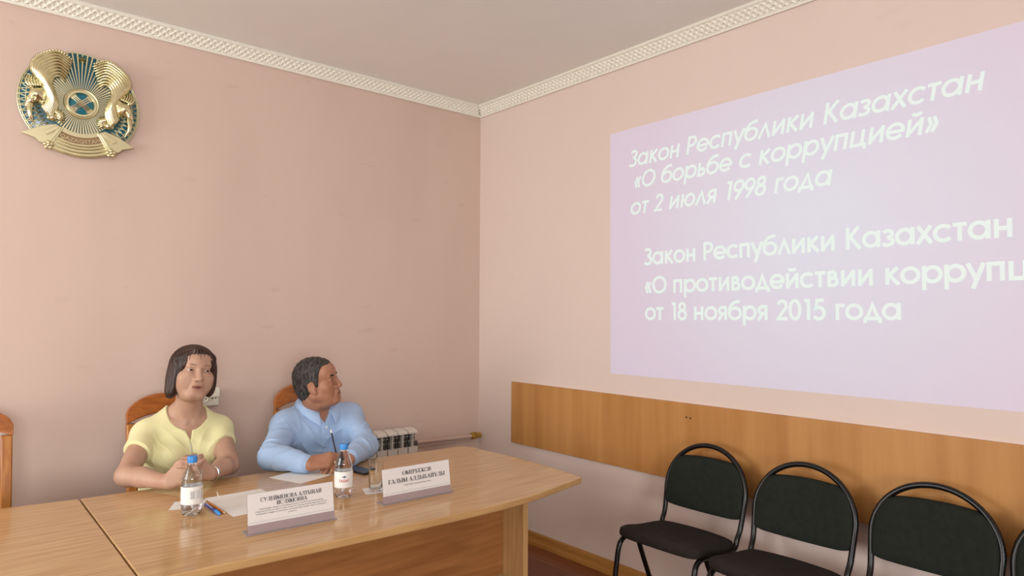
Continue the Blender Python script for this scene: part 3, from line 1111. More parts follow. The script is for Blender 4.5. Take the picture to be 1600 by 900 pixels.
def bottle(label, loc, rz, front):
    t = thing('water_bottle', label, 'bottle', loc, rz, 'half litre water bottles')
    H = .197
    R = .0340
    Q = R / .0305
    # petaloid foot, waist grooves, tapering shoulder
    prof = [(.004, .010), (.016, .004), (.023, .001), (.0275, .006), (.0298, .018), (.0305, .030), (.0305, .037), (.0300, .039), (.0305, .041), (.0305, .100), (.0296, .102), (.0305, .1035),
            (.0296, .104), (.0303, .108), (.0290, .112), (.0298, .116), (.0284, .120), (.0291, .124), (.0272, .131), (.0240, .143), (.0196, .156), (.0152, .167), (.0126, .174), (.0120, .178),
            (.0120, .186)]
    prof = [(r_ * Q, z) for r_, z in prof]

    def wob(w, i):
        if i < 5:
            return 1 - .11 * (5 - i) / 5 * (.5 + .5 * math.cos(5 * w))
        if 18 <= i <= 21:
            return 1 + .012 * math.cos(10 * w + i)
        return 1

    mb = MB()
    mb.lathe(prof, 60, wob=wob)
    mb.build('bottle_body', M['water'], t, smooth=True)
    mb = MB()
    mb.lathe([(.0158, .1735), (.0166, .175), (.0166, .1775), (.0158, .179)], 30)
    mb.build('neck_ring', M['water'], t, smooth=True, angle=40)
    mb = MB()
    mb.lathe([(.0152, .1785), (.0156, .180), (.0156, .1985), (.0146, .2000), (.004, .2005)], 72, wob=lambda w, i: 1 + (.02 * (1 if math.sin(36 * w) > 0 else -1) if i in (1, 2) else 0))
    mb.build('cap', M['cap_blue'], t, smooth=True, angle=40)
    lab = MB()
    RL = R + .0006
    a0, a1 = (0, 2 * PI)
    n = 60
    v, f = [], []
    for k in range(n):
        w = 2 * PI * k / n
        for z in (.041, .100):
            for r_ in (RL, RL - .0004):
                v.append((r_ * math.cos(w), r_ * math.sin(w), z))
    for k in range(n):
        a, b_ = 4 * k, 4 * ((k + 1) % n)
        f += [(a, b_, b_ + 2, a + 2), (a + 1, a + 3, b_ + 3, b_ + 1), (a + 2, b_ + 2, b_ + 3, a + 3), (a, a + 1, b_ + 1, b_)]
    lab.add(v, f)
    lo = lab.build('label', M['label_white'], t, smooth=True, angle=40)

    def on(u, v_):
        w = -PI / 2 + u / RL
        return ((RL + .0003) * math.cos(w), (RL + .0003) * math.sin(w), v_)

    def bend(mb_):
        return mb_

    if front:
        m1 = MB()
        font_lines(m1, 'TASSAY', lambda u, v_: on(u - .0205, v_ + .063), .0095, .041, bold=.02)
        m1.build('brand_lettering', M['red_ink'], lo)
        m2 = MB()
        for s in (-1, 1):
            m2.add([on(*p) for p in ((0, .0805), (s * .006, .0835), (s * .0095, .0835), (s * .004, .0790), (0, .0785))], [(0, 1, 2, 3, 4)])
        m2.add([on(*p) for p in ((-.003, .0795), (.003, .0795), (.0015, .0862), (-.0015, .0862))], [(0, 1, 2, 3)])
        m2.build('bird_emblem', M['blue_ink'], lo)
        m3 = MB()
        m3.add([on(u, z) for u in (-.016, -.008, 0, .008, .016) for z in (.0625, .0632)], [(0, 2, 3, 1), (2, 4, 5, 3), (4, 6, 7, 5), (6, 8, 9, 7)])
        m3.build('fine_print', M['label_grey'], lo)
    else:
        m1 = MB()
        for r_ in range(7):
            z = .060 + r_ * .0042
            us = np.linspace(-.004, .012, 7)
            m1.add([on(u, zz) for u in us for zz in (z, z + .0018)], [(2 * i, 2 * i + 2, 2 * i + 3, 2 * i + 1) for i in range(6)])
        us = np.linspace(-.022, -.008, 7)
        m1.add([on(u, zz) for u in us for zz in (.060, .086)], [(2 * i, 2 * i + 2, 2 * i + 3, 2 * i + 1) for i in range(6)])
        us = np.linspace(.0165, .0225, 5)
        m1.add([on(u, zz) for u in us for zz in (.056, .080)], [(2 * i, 2 * i + 2, 2 * i + 3, 2 * i + 1) for i in range(4)])
        m1.build('fine_print', M['label_grey'], lo)
        m2 = MB()
        us = np.linspace(.017, .024, 5)
        for z in (.084, .088):
            m2.add([on(u, zz) for u in us for zz in (z, z + .002)], [(2 * i, 2 * i + 2, 2 * i + 3, 2 * i + 1) for i in range(4)])
        m2.build('red_print', M['red_ink'], lo)
    return t


bottle('blue-capped water bottle before the woman, its label showing small print', (-2.204, -1.226, TT), rad(14), False)
bottle('blue-capped water bottle by the pen hand of the man, red lettering on its label', (-1.703, -1.358, TT), rad(-22), True)


def tumbler(label, loc, rz):
    t = thing('glass_tumbler', label, 'glass', loc, rz, 'clear drinking tumblers')
    Hh = .122
    mb = MB()
    out = [(.0245, 0), (.0255, .002), (.0262, .02), (.0285, .112), (.0288, Hh)]
    inn = [(.0270, Hh), (.0265, .110), (.0238, .014), (.020, .010)]
    mb.lathe(out + inn, 40, wob=lambda w, i: 1 - (.03 * abs(math.sin(5 * w)) if i in (1, 2) else 0) - (.012 * abs(math.sin(5 * w)) if i == 3 else 0))
    mb.build('tumbler_body', M['glass'], t, smooth=True, angle=50)
    return t


tumbler('clear tumbler standing on a napkin close behind the left water bottle', (-2.172, -1.132, TT + .001), .3)
tumbler('clear tumbler on a napkin between the right bottle and the right name plate', (-1.568, -1.362, TT + .001), .1)


def name_plate(label, loc, rz, w, lines):
    t = thing('name_plate', label, 'name plate', loc, rz, 'acrylic name plates on the table')
    mb = MB()
    pr = [(-.018, 0), (.030, 0), (.030, .003), (-.018, .003)]
    mb.prism([(-w / 2 - .006, -.018), (w / 2 + .006, -.018), (w / 2 + .006, .040), (-w / 2 - .006, .040)], 0, .0032)
    mb.build('base_plate', M['acrylic'], t, bevel=.0012)
    tilt = Matrix.Translation((0, -.010, .0034)) @ Matrix.Rotation(rad(-9), 4, 'X')
    mb = MB()
    mb.box((-w / 2, -.0015, 0), (w / 2, .0, .026), mx=tilt)
    mb.box((-w / 2, .0012, 0), (w / 2, .0026, .121), mx=tilt)
    mb.build('sheet_holder', M['acrylic'], t)
    mb = MB()
    mb.box((-w / 2 + .001, .0002, .022), (w / 2 - .001, .0010, .1205), mx=tilt)
    cd = mb.build('card', M['card'], t)
    mb = MB()
    mb.box((-w / 2 + .003, -.0003, .0325), (w / 2 - .003, .0001, .0330), mx=tilt)
    mb.build('fold_line', M['ink_grey'], cd)
    for kind, txt, cap, wid, z in lines:
        mb = MB()
        fn = lambda u, v, k=0, wid=wid, z=z: tuple(tilt @ Vector((u - wid / 2, -.0002 - k, z + v)))
        if kind == 's':
            serif(mb, txt, fn, cap, wid)
            mb.build('name_lettering', M['ink'], cd)
        else:
            font_lines(mb, txt, fn, cap, wid)
            mb.build('small_lettering', M['ink_grey'], cd)
    return t


name_plate('left name plate, two bold lines over four lines of small print', (-1.992, -1.574, TT), rad(-3.4), .282,
           [('s', 'СУЛЕЙМЕНОВА АЛТЫНАЙ', .0125, .200, .0925), ('s', 'ИСЛЯМОВНА', .0125, .100, .0765),
            ('f', 'Қарағанды облысы бойынша Қазақстан Республикасының', .0044, .208, .0685),
            ('f', 'Мемлекеттік қызмет істері агенттігі департаментінің басшысы', .0044, .232, .0612),
            ('f', 'жөніндегі кеңесші аппарат қызметкері және әдеп жөніндегі', .0044, .232, .0540), ('f', 'уәкілі', .0044, .028, .0465)])
name_plate('right name plate, two bold lines over one short line of small print', (-1.497, -1.550, TT), rad(-1.7), .292,
           [('s', 'ӨМІРБЕКОВ', .0148, .126, .091), ('s', 'ҒАЛЫМ АЛДЫБАЙҰЛЫ', .0148, .246, .066),
            ('f', 'Шахтинск қаласының әкімі', .0056, .114, .0525)])

# ballpoint pen and pencil before the woman
pn = thing('ballpoint_pen', 'blue capped ballpoint pen lying beside the orange pencil', 'pen', (-2.134, -1.225, TT + .0052), rad(90.5))
mb = MB()
mb.tube([(.082, 0, 0), (-.030, 0, 0)], .0042, 12)
mb.build('barrel', M['pen_blue'], pn, smooth=True, angle=50)
mb = MB()
mb.tube([(.080, 0, .0022), (.0, 0, .0022)], .0027, 8)  # pale strip along the top, a highlight put into the colour
mb.build('painted_highlight', M['pen_highlight'], pn, smooth=True, angle=50)
mb = MB()
mb.tube([(-.030, 0, 0), (-.070, 0, 0), (-.076, 0, 0), (-.079, 0, 0)], [.0052, .0052, .0046, .002], 14)
mb.box((-.068, -.0012, .004), (-.034, .0012, .0066))
mb.build('pen_cap', M['cap_blue'], pn, smooth=True, angle=50)
pc = thing('pencil', 'orange pencil lying between the blue pen and the paper', 'pencil', (-2.1175, -1.215, TT + .0042), rad(91))
mb = MB()
mb.tube([(.085, 0, 0), (-.075, 0, 0)], .0037, 6)
mb.build('pencil_shaft', M['pencil'], pc)
mb = MB()
mb.tube([(-.075, 0, 0), (-.090, 0, 0)], [.0037, .0012], 8)
pt = mb.build('sharpened_tip', M['pencil_wood'], pc)
mb = MB()
mb.tube([(-.0895, 0, 0), (-.093, 0, 0)], [.0012, .0003], 8)
mb.build('lead', M['ink'], pt)

ph = thing('smartphone', 'black smartphone lying on the table between the right bottle and tumbler', 'phone', (-1.463, -1.035, TT + .0005), rad(8))
mb = MB()
mb.box((-.035, -.073, 0), (.035, .073, .0085))
mb.build('phone_body', M['phone'], ph, bevel=.0035, seg=3)
mb = MB()
mb.box((-.032, -.070, .0083), (.032, .070, .0090))
mb.build('screen', M['phone_glass'], ph)


# ================================================================== people: smooth blended fields turned into one continuous surface
class Field:
    def __init__(s, lo, hi, h):
        s.h = h
        s.lo = np.array(lo, float)
        n = np.ceil((np.array(hi) - s.lo) / h).astype(int) + 1
        s.ax = [(s.lo[i] + h * np.arange(n[i])).astype(np.float32) for i in range(3)]
        s.F = np.full(tuple(n), 1.0, np.float32)

    def _blk(s, lo, hi, m):
        sl = []
        for i in range(3):
            a = int(max(0, math.floor((lo[i] - m - s.lo[i]) / s.h)))
            b = int(min(len(s.ax[i]), math.ceil((hi[i] + m - s.lo[i]) / s.h) + 1))
            if b <= a:
                return None
            sl.append(slice(a, b))
        P = (s.ax[0][sl[0]][:, None, None], s.ax[1][sl[1]][None, :, None], s.ax[2][sl[2]][None, None, :])
        return tuple(sl), P

    def add(s, prim, k=.02):
        lo, hi, fn = prim
        r = s._blk(lo, hi, k + 3 * s.h)
        if r is None:
            return
        sl, P = r
        a = s.F[sl]
        b = fn(*P)
        if k > 0:
            q = np.maximum(k - np.abs(a - b), 0) / k
            s.F[sl] = np.minimum(a, b) - q * q * k * .25
        else:
            s.F[sl] = np.minimum(a, b)

    def sub(s, prim, k=.01):
        lo, hi, fn = prim
        r = s._blk(lo, hi, k + 3 * s.h)
        if r is None:
            return
        sl, P = r
        a = s.F[sl]
        b = -fn(*P)
        q = np.maximum(k - np.abs(a - b), 0) / max(k, 1e-6)
        s.F[sl] = np.maximum(a, b) + q * q * k * .25

    def bend(s, lo, hi, fn):
        """adds a displacement fn(x, y, z) to the field inside the box"""
        r = s._blk(lo, hi, 0)
        sl, P = r
        s.F[sl] = s.F[sl] + fn(*P)

    def mesh(s, name, mats, smooth_iter=1):
        F = s.F
        S = F < 0
        n = F.shape
        c = np.zeros((n[0] - 1, n[1] - 1, n[2] - 1), np.uint8)
        for dx in (0, 1):
            for dy in (0, 1):
                for dz in (0, 1):
                    c += S[dx:n[0] - 1 + dx, dy:n[1] - 1 + dy, dz:n[2] - 1 + dz]
        I = np.argwhere((c > 0) & (c < 8))
        idx = np.full(c.shape, -1, np.int32)
        idx[I[:, 0], I[:, 1], I[:, 2]] = np.arange(len(I))
        cor = {}
        for dx in (0, 1):
            for dy in (0, 1):
                for dz in (0, 1):
                    cor[dx, dy, dz] = F[I[:, 0] + dx, I[:, 1] + dy, I[:, 2] + dz]
        acc = np.zeros((len(I), 3))
        cnt = np.zeros(len(I))
        for a in cor:
            for ax in range(3):
                if a[ax] == 0:
                    b = tuple(v + (1 if i == ax else 0) for i, v in enumerate(a))
                    f0, f1 = cor[a], cor[b]
                    cr = (f0 < 0) != (f1 < 0)
                    t = np.where(cr, f0 / np.where(cr, f0 - f1, 1), 0)
                    p = np.array(a, float)[None, :].repeat(len(I), 0)
                    p[:, ax] = t
                    acc += np.where(cr[:, None], p, 0)
                    cnt += cr
        V = s.lo + s.h * (I + acc / cnt[:, None])
        faces = []
        for ax in range(3):
            o = [1, 1, 1]
            o[ax] = 0
            sa = tuple(slice(o[i], n[i] - 1) for i in range(3))
            sb = tuple(slice(o[i] + (1 if i == ax else 0), n[i] - 1 + (1 if i == ax else 0)) for i in range(3))
            A, B = S[sa], S[sb]
            E_ = np.argwhere(A != B)
            flip = A[E_[:, 0], E_[:, 1], E_[:, 2]]
            E_ = E_ + np.array(o)
            u, v = [i for i in range(3) if i != ax]
            du = np.zeros(3, int)
            du[u] = 1
            dv = np.zeros(3, int)
            dv[v] = 1
            q = [idx[tuple((E_ - d).T)] for d in (du + dv, dv, 0 * du, du)]
            q = np.stack(q, 1)
            if ax == 1:
                flip = ~flip
            q[~flip] = q[~flip][:, ::-1]
            faces.append(q)
        Q = np.concatenate(faces)
        me = bpy.data.meshes.new(name)
        me.vertices.add(len(V))
        me.vertices.foreach_set('co', V.astype(np.float32).ravel())
        me.loops.add(len(Q) * 4)
        me.loops.foreach_set('vertex_index', Q.astype(np.int32).ravel())
        me.polygons.add(len(Q))
        me.polygons.foreach_set('loop_start', np.arange(0, len(Q) * 4, 4, dtype=np.int32))
        me.polygons.foreach_set('loop_total', np.full(len(Q), 4, np.int32))
        me.polygons.foreach_set('use_smooth', np.ones(len(Q), bool))
        for m in (mats if isinstance(mats, (list, tuple)) else [mats]):
            me.materials.append(m)
        me.update(calc_edges=True)
        me.validate()
        return me


def rc(a, b, ra, rb=None, sq=None):
    """tapered capsule"""
    rb = ra if rb is None else rb
    a = np.array(a, float)
    b = np.array(b, float)
    ab = b - a
    L2 = float(ab @ ab) + 1e-12
    R = max(ra, rb)

    def fn(x, y, z):
        px, py, pz = x - a[0], y - a[1], z - a[2]
        t = np.clip((px * ab[0] + py * ab[1] + pz * ab[2]) / L2, 0, 1)
        return np.sqrt((px - t * ab[0]) ** 2 + (py - t * ab[1]) ** 2 + (pz - t * ab[2]) ** 2) - (ra + (rb - ra) * t)
    return np.minimum(a, b) - R, np.maximum(a, b) + R, fn


def chain(F, pts, rs, k0=.01, kj=.012):
    for i in range(len(pts) - 1):
        F.add(rc(pts[i], pts[i + 1], rs[i], rs[i + 1]), k0 if i == 0 else kj)


class Frame:
    """axes: X = the person's right, Y = forward, Z = up (columns of R), origin o, scale s"""

    def __init__(s, o, fwd, upv, sc_=1.0):
        s.o = np.array(o, float)
        f = np.array(fwd, float)
        f /= np.linalg.norm(f)
        u = np.array(upv, float)
        u = u - f * (u @ f)
        u /= np.linalg.norm(u)
        s.R = np.stack([np.cross(f, u), f, u], 1)
        s.s = sc_

    def w(s, p):
        return s.o + s.R @ (np.array(p, float) * s.s)

    def loc(s, x, y, z):
        R, o, k = s.R, s.o, 1 / s.s
        px, py, pz = x - o[0], y - o[1], z - o[2]
        return tuple((px * R[0, i] + py * R[1, i] + pz * R[2, i]) * k for i in range(3))

    def el(s, c, r):
        cw = s.w(c)
        R = max(r) * s.s
        c = np.array(c, float)

        def fn(x, y, z):
            lx, ly, lz = s.loc(x, y, z)
            qx, qy, qz = (lx - c[0]) / r[0], (ly - c[1]) / r[1], (lz - c[2]) / r[2]
            k0 = np.sqrt(qx * qx + qy * qy + qz * qz)
            k1 = np.sqrt((qx / r[0]) ** 2 + (qy / r[1]) ** 2 + (qz / r[2]) ** 2) + 1e-9
            return np.where(k0 < 1e-6, -min(r), k0 * (k0 - 1) / k1) * s.s
        return cw - R, cw + R, fn

    def rc(s, a, b, ra, rb=None):
        return rc(s.w(a), s.w(b), ra * s.s, (ra if rb is None else rb) * s.s)

    def mat(s):
        m = Matrix([[s.R[i, j] * s.s for j in range(3)] + [s.o[i]] for i in range(3)] + [[0, 0, 0, 1]])
        return m


WORLD = Frame((0, 0, 0), (0, -1, 0), (0, 0, 1))   # x = -world x


def el(c, r):
    c = np.array(c, float)
    R = np.array(r, float)

    def fn(x, y, z):
        qx, qy, qz = (x - c[0]) / r[0], (y - c[1]) / r[1], (z - c[2]) / r[2]
        k0 = np.sqrt(qx * qx + qy * qy + qz * qz)
        k1 = np.sqrt((qx / r[0]) ** 2 + (qy / r[1]) ** 2 + (qz / r[2]) ** 2) + 1e-9
        return np.where(k0 < 1e-6, -min(r), k0 * (k0 - 1) / k1)
    return c - R, c + R, fn


ES = .0345    # half the distance between the eyes


def head(F, h, fem):
    """face and skull in the head frame (eye level = 0)"""
    w = 1.0
    F.add(h.el((0, -.012, .026), (.077, .097, .082 if fem else .090)), .0)
    F.add(h.el((0, .046, .042), (.064, .050, .050)), .02)            # forehead
    F.add(h.el((0, .030, -.045), (.070 if fem else .065, .060, .068)), .02)           # middle of the face
    for s in (-1, 1):
        F.add(h.el((s * (.047 if fem else .044), .054, -.030), (.027, .026, .026)), .02)   # cheekbone
        F.add(h.el((s * .046, .044, -.062), (.025, .028, .030)) if fem else h.el((s * .040, .045, -.062), (.020, .028, .028)), .02)
        F.add(h.rc((s * .060, -.002, -.062), (s * .022, .068, -.104), .020, .018), .022)   # jaw
    F.add(h.rc((-.010, .070, -.104), (.010, .070, -.104), .018), .016)  # chin
    F.add(h.el((0, .035, -.098), (.045, .04, .022)), .02)            # under the chin
    F.add(h.rc((-.036, .076, .019), (.036, .076, .019), .0125), .012)  # brow ridge
    for s in (-1, 1):                                                 # eye sockets
        F.sub(h.el((s * ES, .099, .001), (.020, .0145, .0115)), .014)
    F.add(h.rc((0, .086, .012), (0, .103, -.028), .0085, .0105), .010)   # nose
    F.add(h.el((0, .106, -.036), (.0125, .0115, .0105)), .008)
    for s in (-1, 1):
        F.add(h.el((s * .0135, .094, -.039), (.0085, .011, .008)), .006)
        F.sub(h.el((s * .007, .102, -.0475), (.0042, .006, .004)), .003)
    F.add(h.el((0, .082, -.070), (.030, .016, .022)), .014)           # muzzle
    F.add(h.rc((-.018, .087, -.0665), (.018, .087, -.0665), .0045), .006)   # lips
    F.add(h.rc((-.015, .0865, -.0775), (.015, .0865, -.0775), .0054), .006)
    F.sub(h.rc((-.019, .0955, -.0720), (.019, .0955, -.0720), .0042 if fem else .0024), .003)
    for s in (-1, 1):                                                 # folds from nose to mouth
        F.sub(h.rc((s * .022, .094, -.040), (s * .036, .081, -.078), .0022), .008)
        F.add(h.el((s * ES, .080, -.0165), (.014, .007, .005)), .010)   # lower lid bag
        F.add(h.el((s * .077, -.006, -.012), (.010, .019, .031)), .008)   # ear
        F.sub(h.el((s * .087, .000, -.008), (.006, .009, .017)), .006)
        F.add(h.el((s * .075, .004, -.040), (.008, .010, .011)), .008)


def hand(F, w, d, n, flip, curls, thumb, sc_=1.0, spread=.06):
    """palm and five fingers; d = along the palm, n = out of the back of the hand, flip = +1/-1 side of the thumb"""
    d = np.array(d, float)
    d /= np.linalg.norm(d)
    n = np.array(n, float)
    n -= d * (n @ d)
    n /= np.linalg.norm(n)
    l = np.cross(d, n) * flip            # towards the thumb
    w = np.array(w, float)
    offs = (.029, .0095, -.010, -.028)
    lens = (.070, .078, .072, .057)
    rs = (.0088, .0090, .0085, .0075)
    base = (.088, .091, .087, .079)
    tips = []
    for i in range(4):
        kn = w + (d * base[i] + l * offs[i] + n * (.004 - .003 * abs(i - 1.3))) * sc_
        F.add(rc(w + (d * .010 + l * offs[i] * .62) * sc_, kn, .0150 * sc_, .0112 * sc_), .016)
        ang = 0.0
        p = kn
        dd0 = d + l * (spread * (1.3 - i))
        dd0 /= np.linalg.norm(dd0)
        tr = [p]
        for j, fr in enumerate((.44, .31, .25)):
            ang += curls[i][j]
            dd = dd0 * math.cos(ang) - n * math.sin(ang)
            p = p + dd * lens[i] * fr * sc_
            tr.append(p)
        r = rs[i] * sc_
        chain(F, tr, [r * 1.08, r * 1.0, r * .93, r * .80], .007, .004)
        tips.append(tr)
    tb = w + (d * .022 + l * .022 - n * .004) * sc_
    t1 = tb + (d * thumb[0][0] + l * thumb[0][1] + n * thumb[0][2]) * sc_
    t2 = t1 + (d * thumb[1][0] + l * thumb[1][1] + n * thumb[1][2]) * sc_
    t3 = t2 + (d * thumb[2][0] + l * thumb[2][1] + n * thumb[2][2]) * sc_
    F.add(rc(tb, t1, .0165 * sc_, .0118 * sc_), .014)
    F.add(rc(t1, t2, .0110 * sc_, .0098 * sc_), .006)
    F.add(rc(t2, t3, .0096 * sc_, .0080 * sc_), .005)
    return tips, (tb, t1, t2, t3), (d, n, l)


def lumps(amp, f, seed):
    """soft cloth unevenness"""
    rg = np.random.RandomState(seed)
    W = rg.uniform(-1, 1, (5, 3)) * f
    ph = rg.uniform(0, 6.28, 5)

    def fn(x, y, z):
        t = 0
        for i in range(5):
            t = t + np.sin(W[i, 0] * x + W[i, 1] * y + W[i, 2] * z + ph[i])
        return (amp / 2.2) * t
    return fn


def folds(c, dirv, freq, amp, sig, seed=0):
    """a bundle of parallel creases around c running at right angles to dirv"""
    c = np.array(c, float)
    dv = np.array(dirv, float)
    dv /= np.linalg.norm(dv)

    def fn(x, y, z):
        px, py, pz = x - c[0], y - c[1], z - c[2]
        u = px * dv[0] + py * dv[1] + pz * dv[2]
        r2 = px * px + py * py + pz * pz
        wob_ = .012 * np.sin(30 * px + 17 * py + seed) + .010 * np.sin(26 * pz - 21 * py + 2 * seed)
        s = np.abs(np.sin(.5 * freq * (u + wob_)))
        return amp * (1.2 * s - 1.6 * (1 - s) ** 3) * np.exp(-r2 / (2 * sig * sig))
    R = 2.6 * sig
    return c - R, c + R, fn


def lips_by_place(me, h, up_, low_, half):
    n = len(me.vertices)
    V = np.zeros(n * 3, np.float32)
    me.vertices.foreach_get('co', V)
    V = V.reshape(-1, 3)
    L = (V - h.o) @ h.R / h.s
    a = np.clip(np.abs(L[:, 0]) / half, 0, 1)
    zt = up_ - .0045 * a ** 2 - .0012 * (a < .12)
    zb = low_ + .008 * a ** 2
    e = .0014
    m = np.clip((zt - L[:, 2]) / e + .5, 0, 1) * np.clip((L[:, 2] - zb) / e + .5, 0, 1) * np.clip((half - np.abs(L[:, 0])) / e + .5, 0, 1) * (L[:, 1] > .07)
    at = me.attributes.new('lip', 'FLOAT', 'POINT')
    at.data.foreach_set('value', m.astype(np.float32))


def eyes(h, parent, skin, look, open_=.62, wide=1.15):
    """eyeball with iris, and two lids as caps that leave an almond opening"""
    for s in (-1, 1):
        c = h.w((s * ES, .0745, .001))
        mb = MB()
        R = .0134 * h.s
        g = Frame(c, h.R @ np.array((look[0] - s * .03, 1, look[1])), h.R[:, 2])
        # rings around the gaze axis
        n, seg = 18, 28
        v, f, mi = [], [], []
        for i in range(n + 1):
            a = PI * i / n
            for k in range(seg):
                w = 2 * PI * k / seg
                v.append(tuple(g.w((R * math.sin(a) * math.cos(w), R * math.cos(a), R * math.sin(a) * math.sin(w)))))
        for i in range(n):
            for k in range(seg):
                l = (k + 1) % seg
                f.append((i * seg + k, i * seg + l, (i + 1) * seg + l, (i + 1) * seg + k))
                mi.append(1 if i < 3 else 0)
        mb.add(v, f)
        mb.m = mi
        mb.build('eye', [M['eye_white'], M['iris']], parent, smooth=True)
        for nm, sg in (('upper_eyelid', 1), ('lower_eyelid', -1)):
            mb = MB()
            v, f = [], []
            g2 = Frame(c, h.R[:, 1] + h.R[:, 0] * s * .12, h.R[:, 2])
            n1, n2 = 24, 10
            for i in range(n1 + 1):
                th = -1.75 + 3.5 * i / n1
                e0 = (.40 if sg > 0 else -.34) * open_ * max(0, 1 - ((th - s * .0) / wide) ** 2) ** .6
                for j in range(n2 + 1):
                    el_ = e0 + sg * (1.35 - abs(e0)) * j / n2
                    R2 = R * (1.07 if j > 0 else 1.02) + (.0006 if j == 1 else 0)
                    v.append(tuple(g2.w((R2 * math.cos(el_) * math.sin(th), R2 * math.cos(el_) * math.cos(th), R2 * math.sin(el_)))))
            for i in range(n1):
                for j in range(n2):
                    a = i * (n2 + 1) + j
                    f.append((a, a + 1, a + n2 + 2, a + n2 + 1))
            mb.add(v, f)
            o = mb.build(nm, skin, parent, smooth=True)
            md = o.modifiers.new('thick', 'SOLIDIFY')
            md.thickness = .0012


def surface(body, base, h, x, z, lift=.0):
    """point on the face straight in front of (x, z) of the head frame"""
    bv = BVHTree.FromPolygons([v.co[:] for v in body.data.vertices], [p.vertices[:] for p in body.data.polygons])
    d = Vector(h.R[:, 1])
    r = bv.ray_cast(Vector(h.w((x, .2, z))) - base, -d)
    return r[0] + base + d * lift


def brows(h, parent, m, z0, arch, thick, out=.0):
    base = parent.location.copy()
    pt = lambda x, z: surface(parent, base, h, x, z, out)
    for s in (-1, 1):
        pts = spline([tuple(q) for q in (pt(s * .015, z0), pt(s * .028, z0 + arch * .8), pt(s * .042, z0 + arch), pt(s * .055, z0 + arch * .1))], 5)
        n = len(pts)
        mb = MB()
        mb.tube(pts, [thick * (.55 + .45 * min(1, i / 4)) * (1.0 - .8 * (i / (n - 1)) ** 2) for i in range(n)], 8, flat=1.0)
        mb.build('eyebrow', m, parent, smooth=True)


def finish(name, me, parent, o):
    """mesh written in world coordinates -> child of parent, whose base is at o"""
    me.transform(Matrix.Translation(-Vector(o)))
    return link(name, me, parent)


def finish_mb(ob, o):
    ob.data.transform(Matrix.Translation(-Vector(o)))


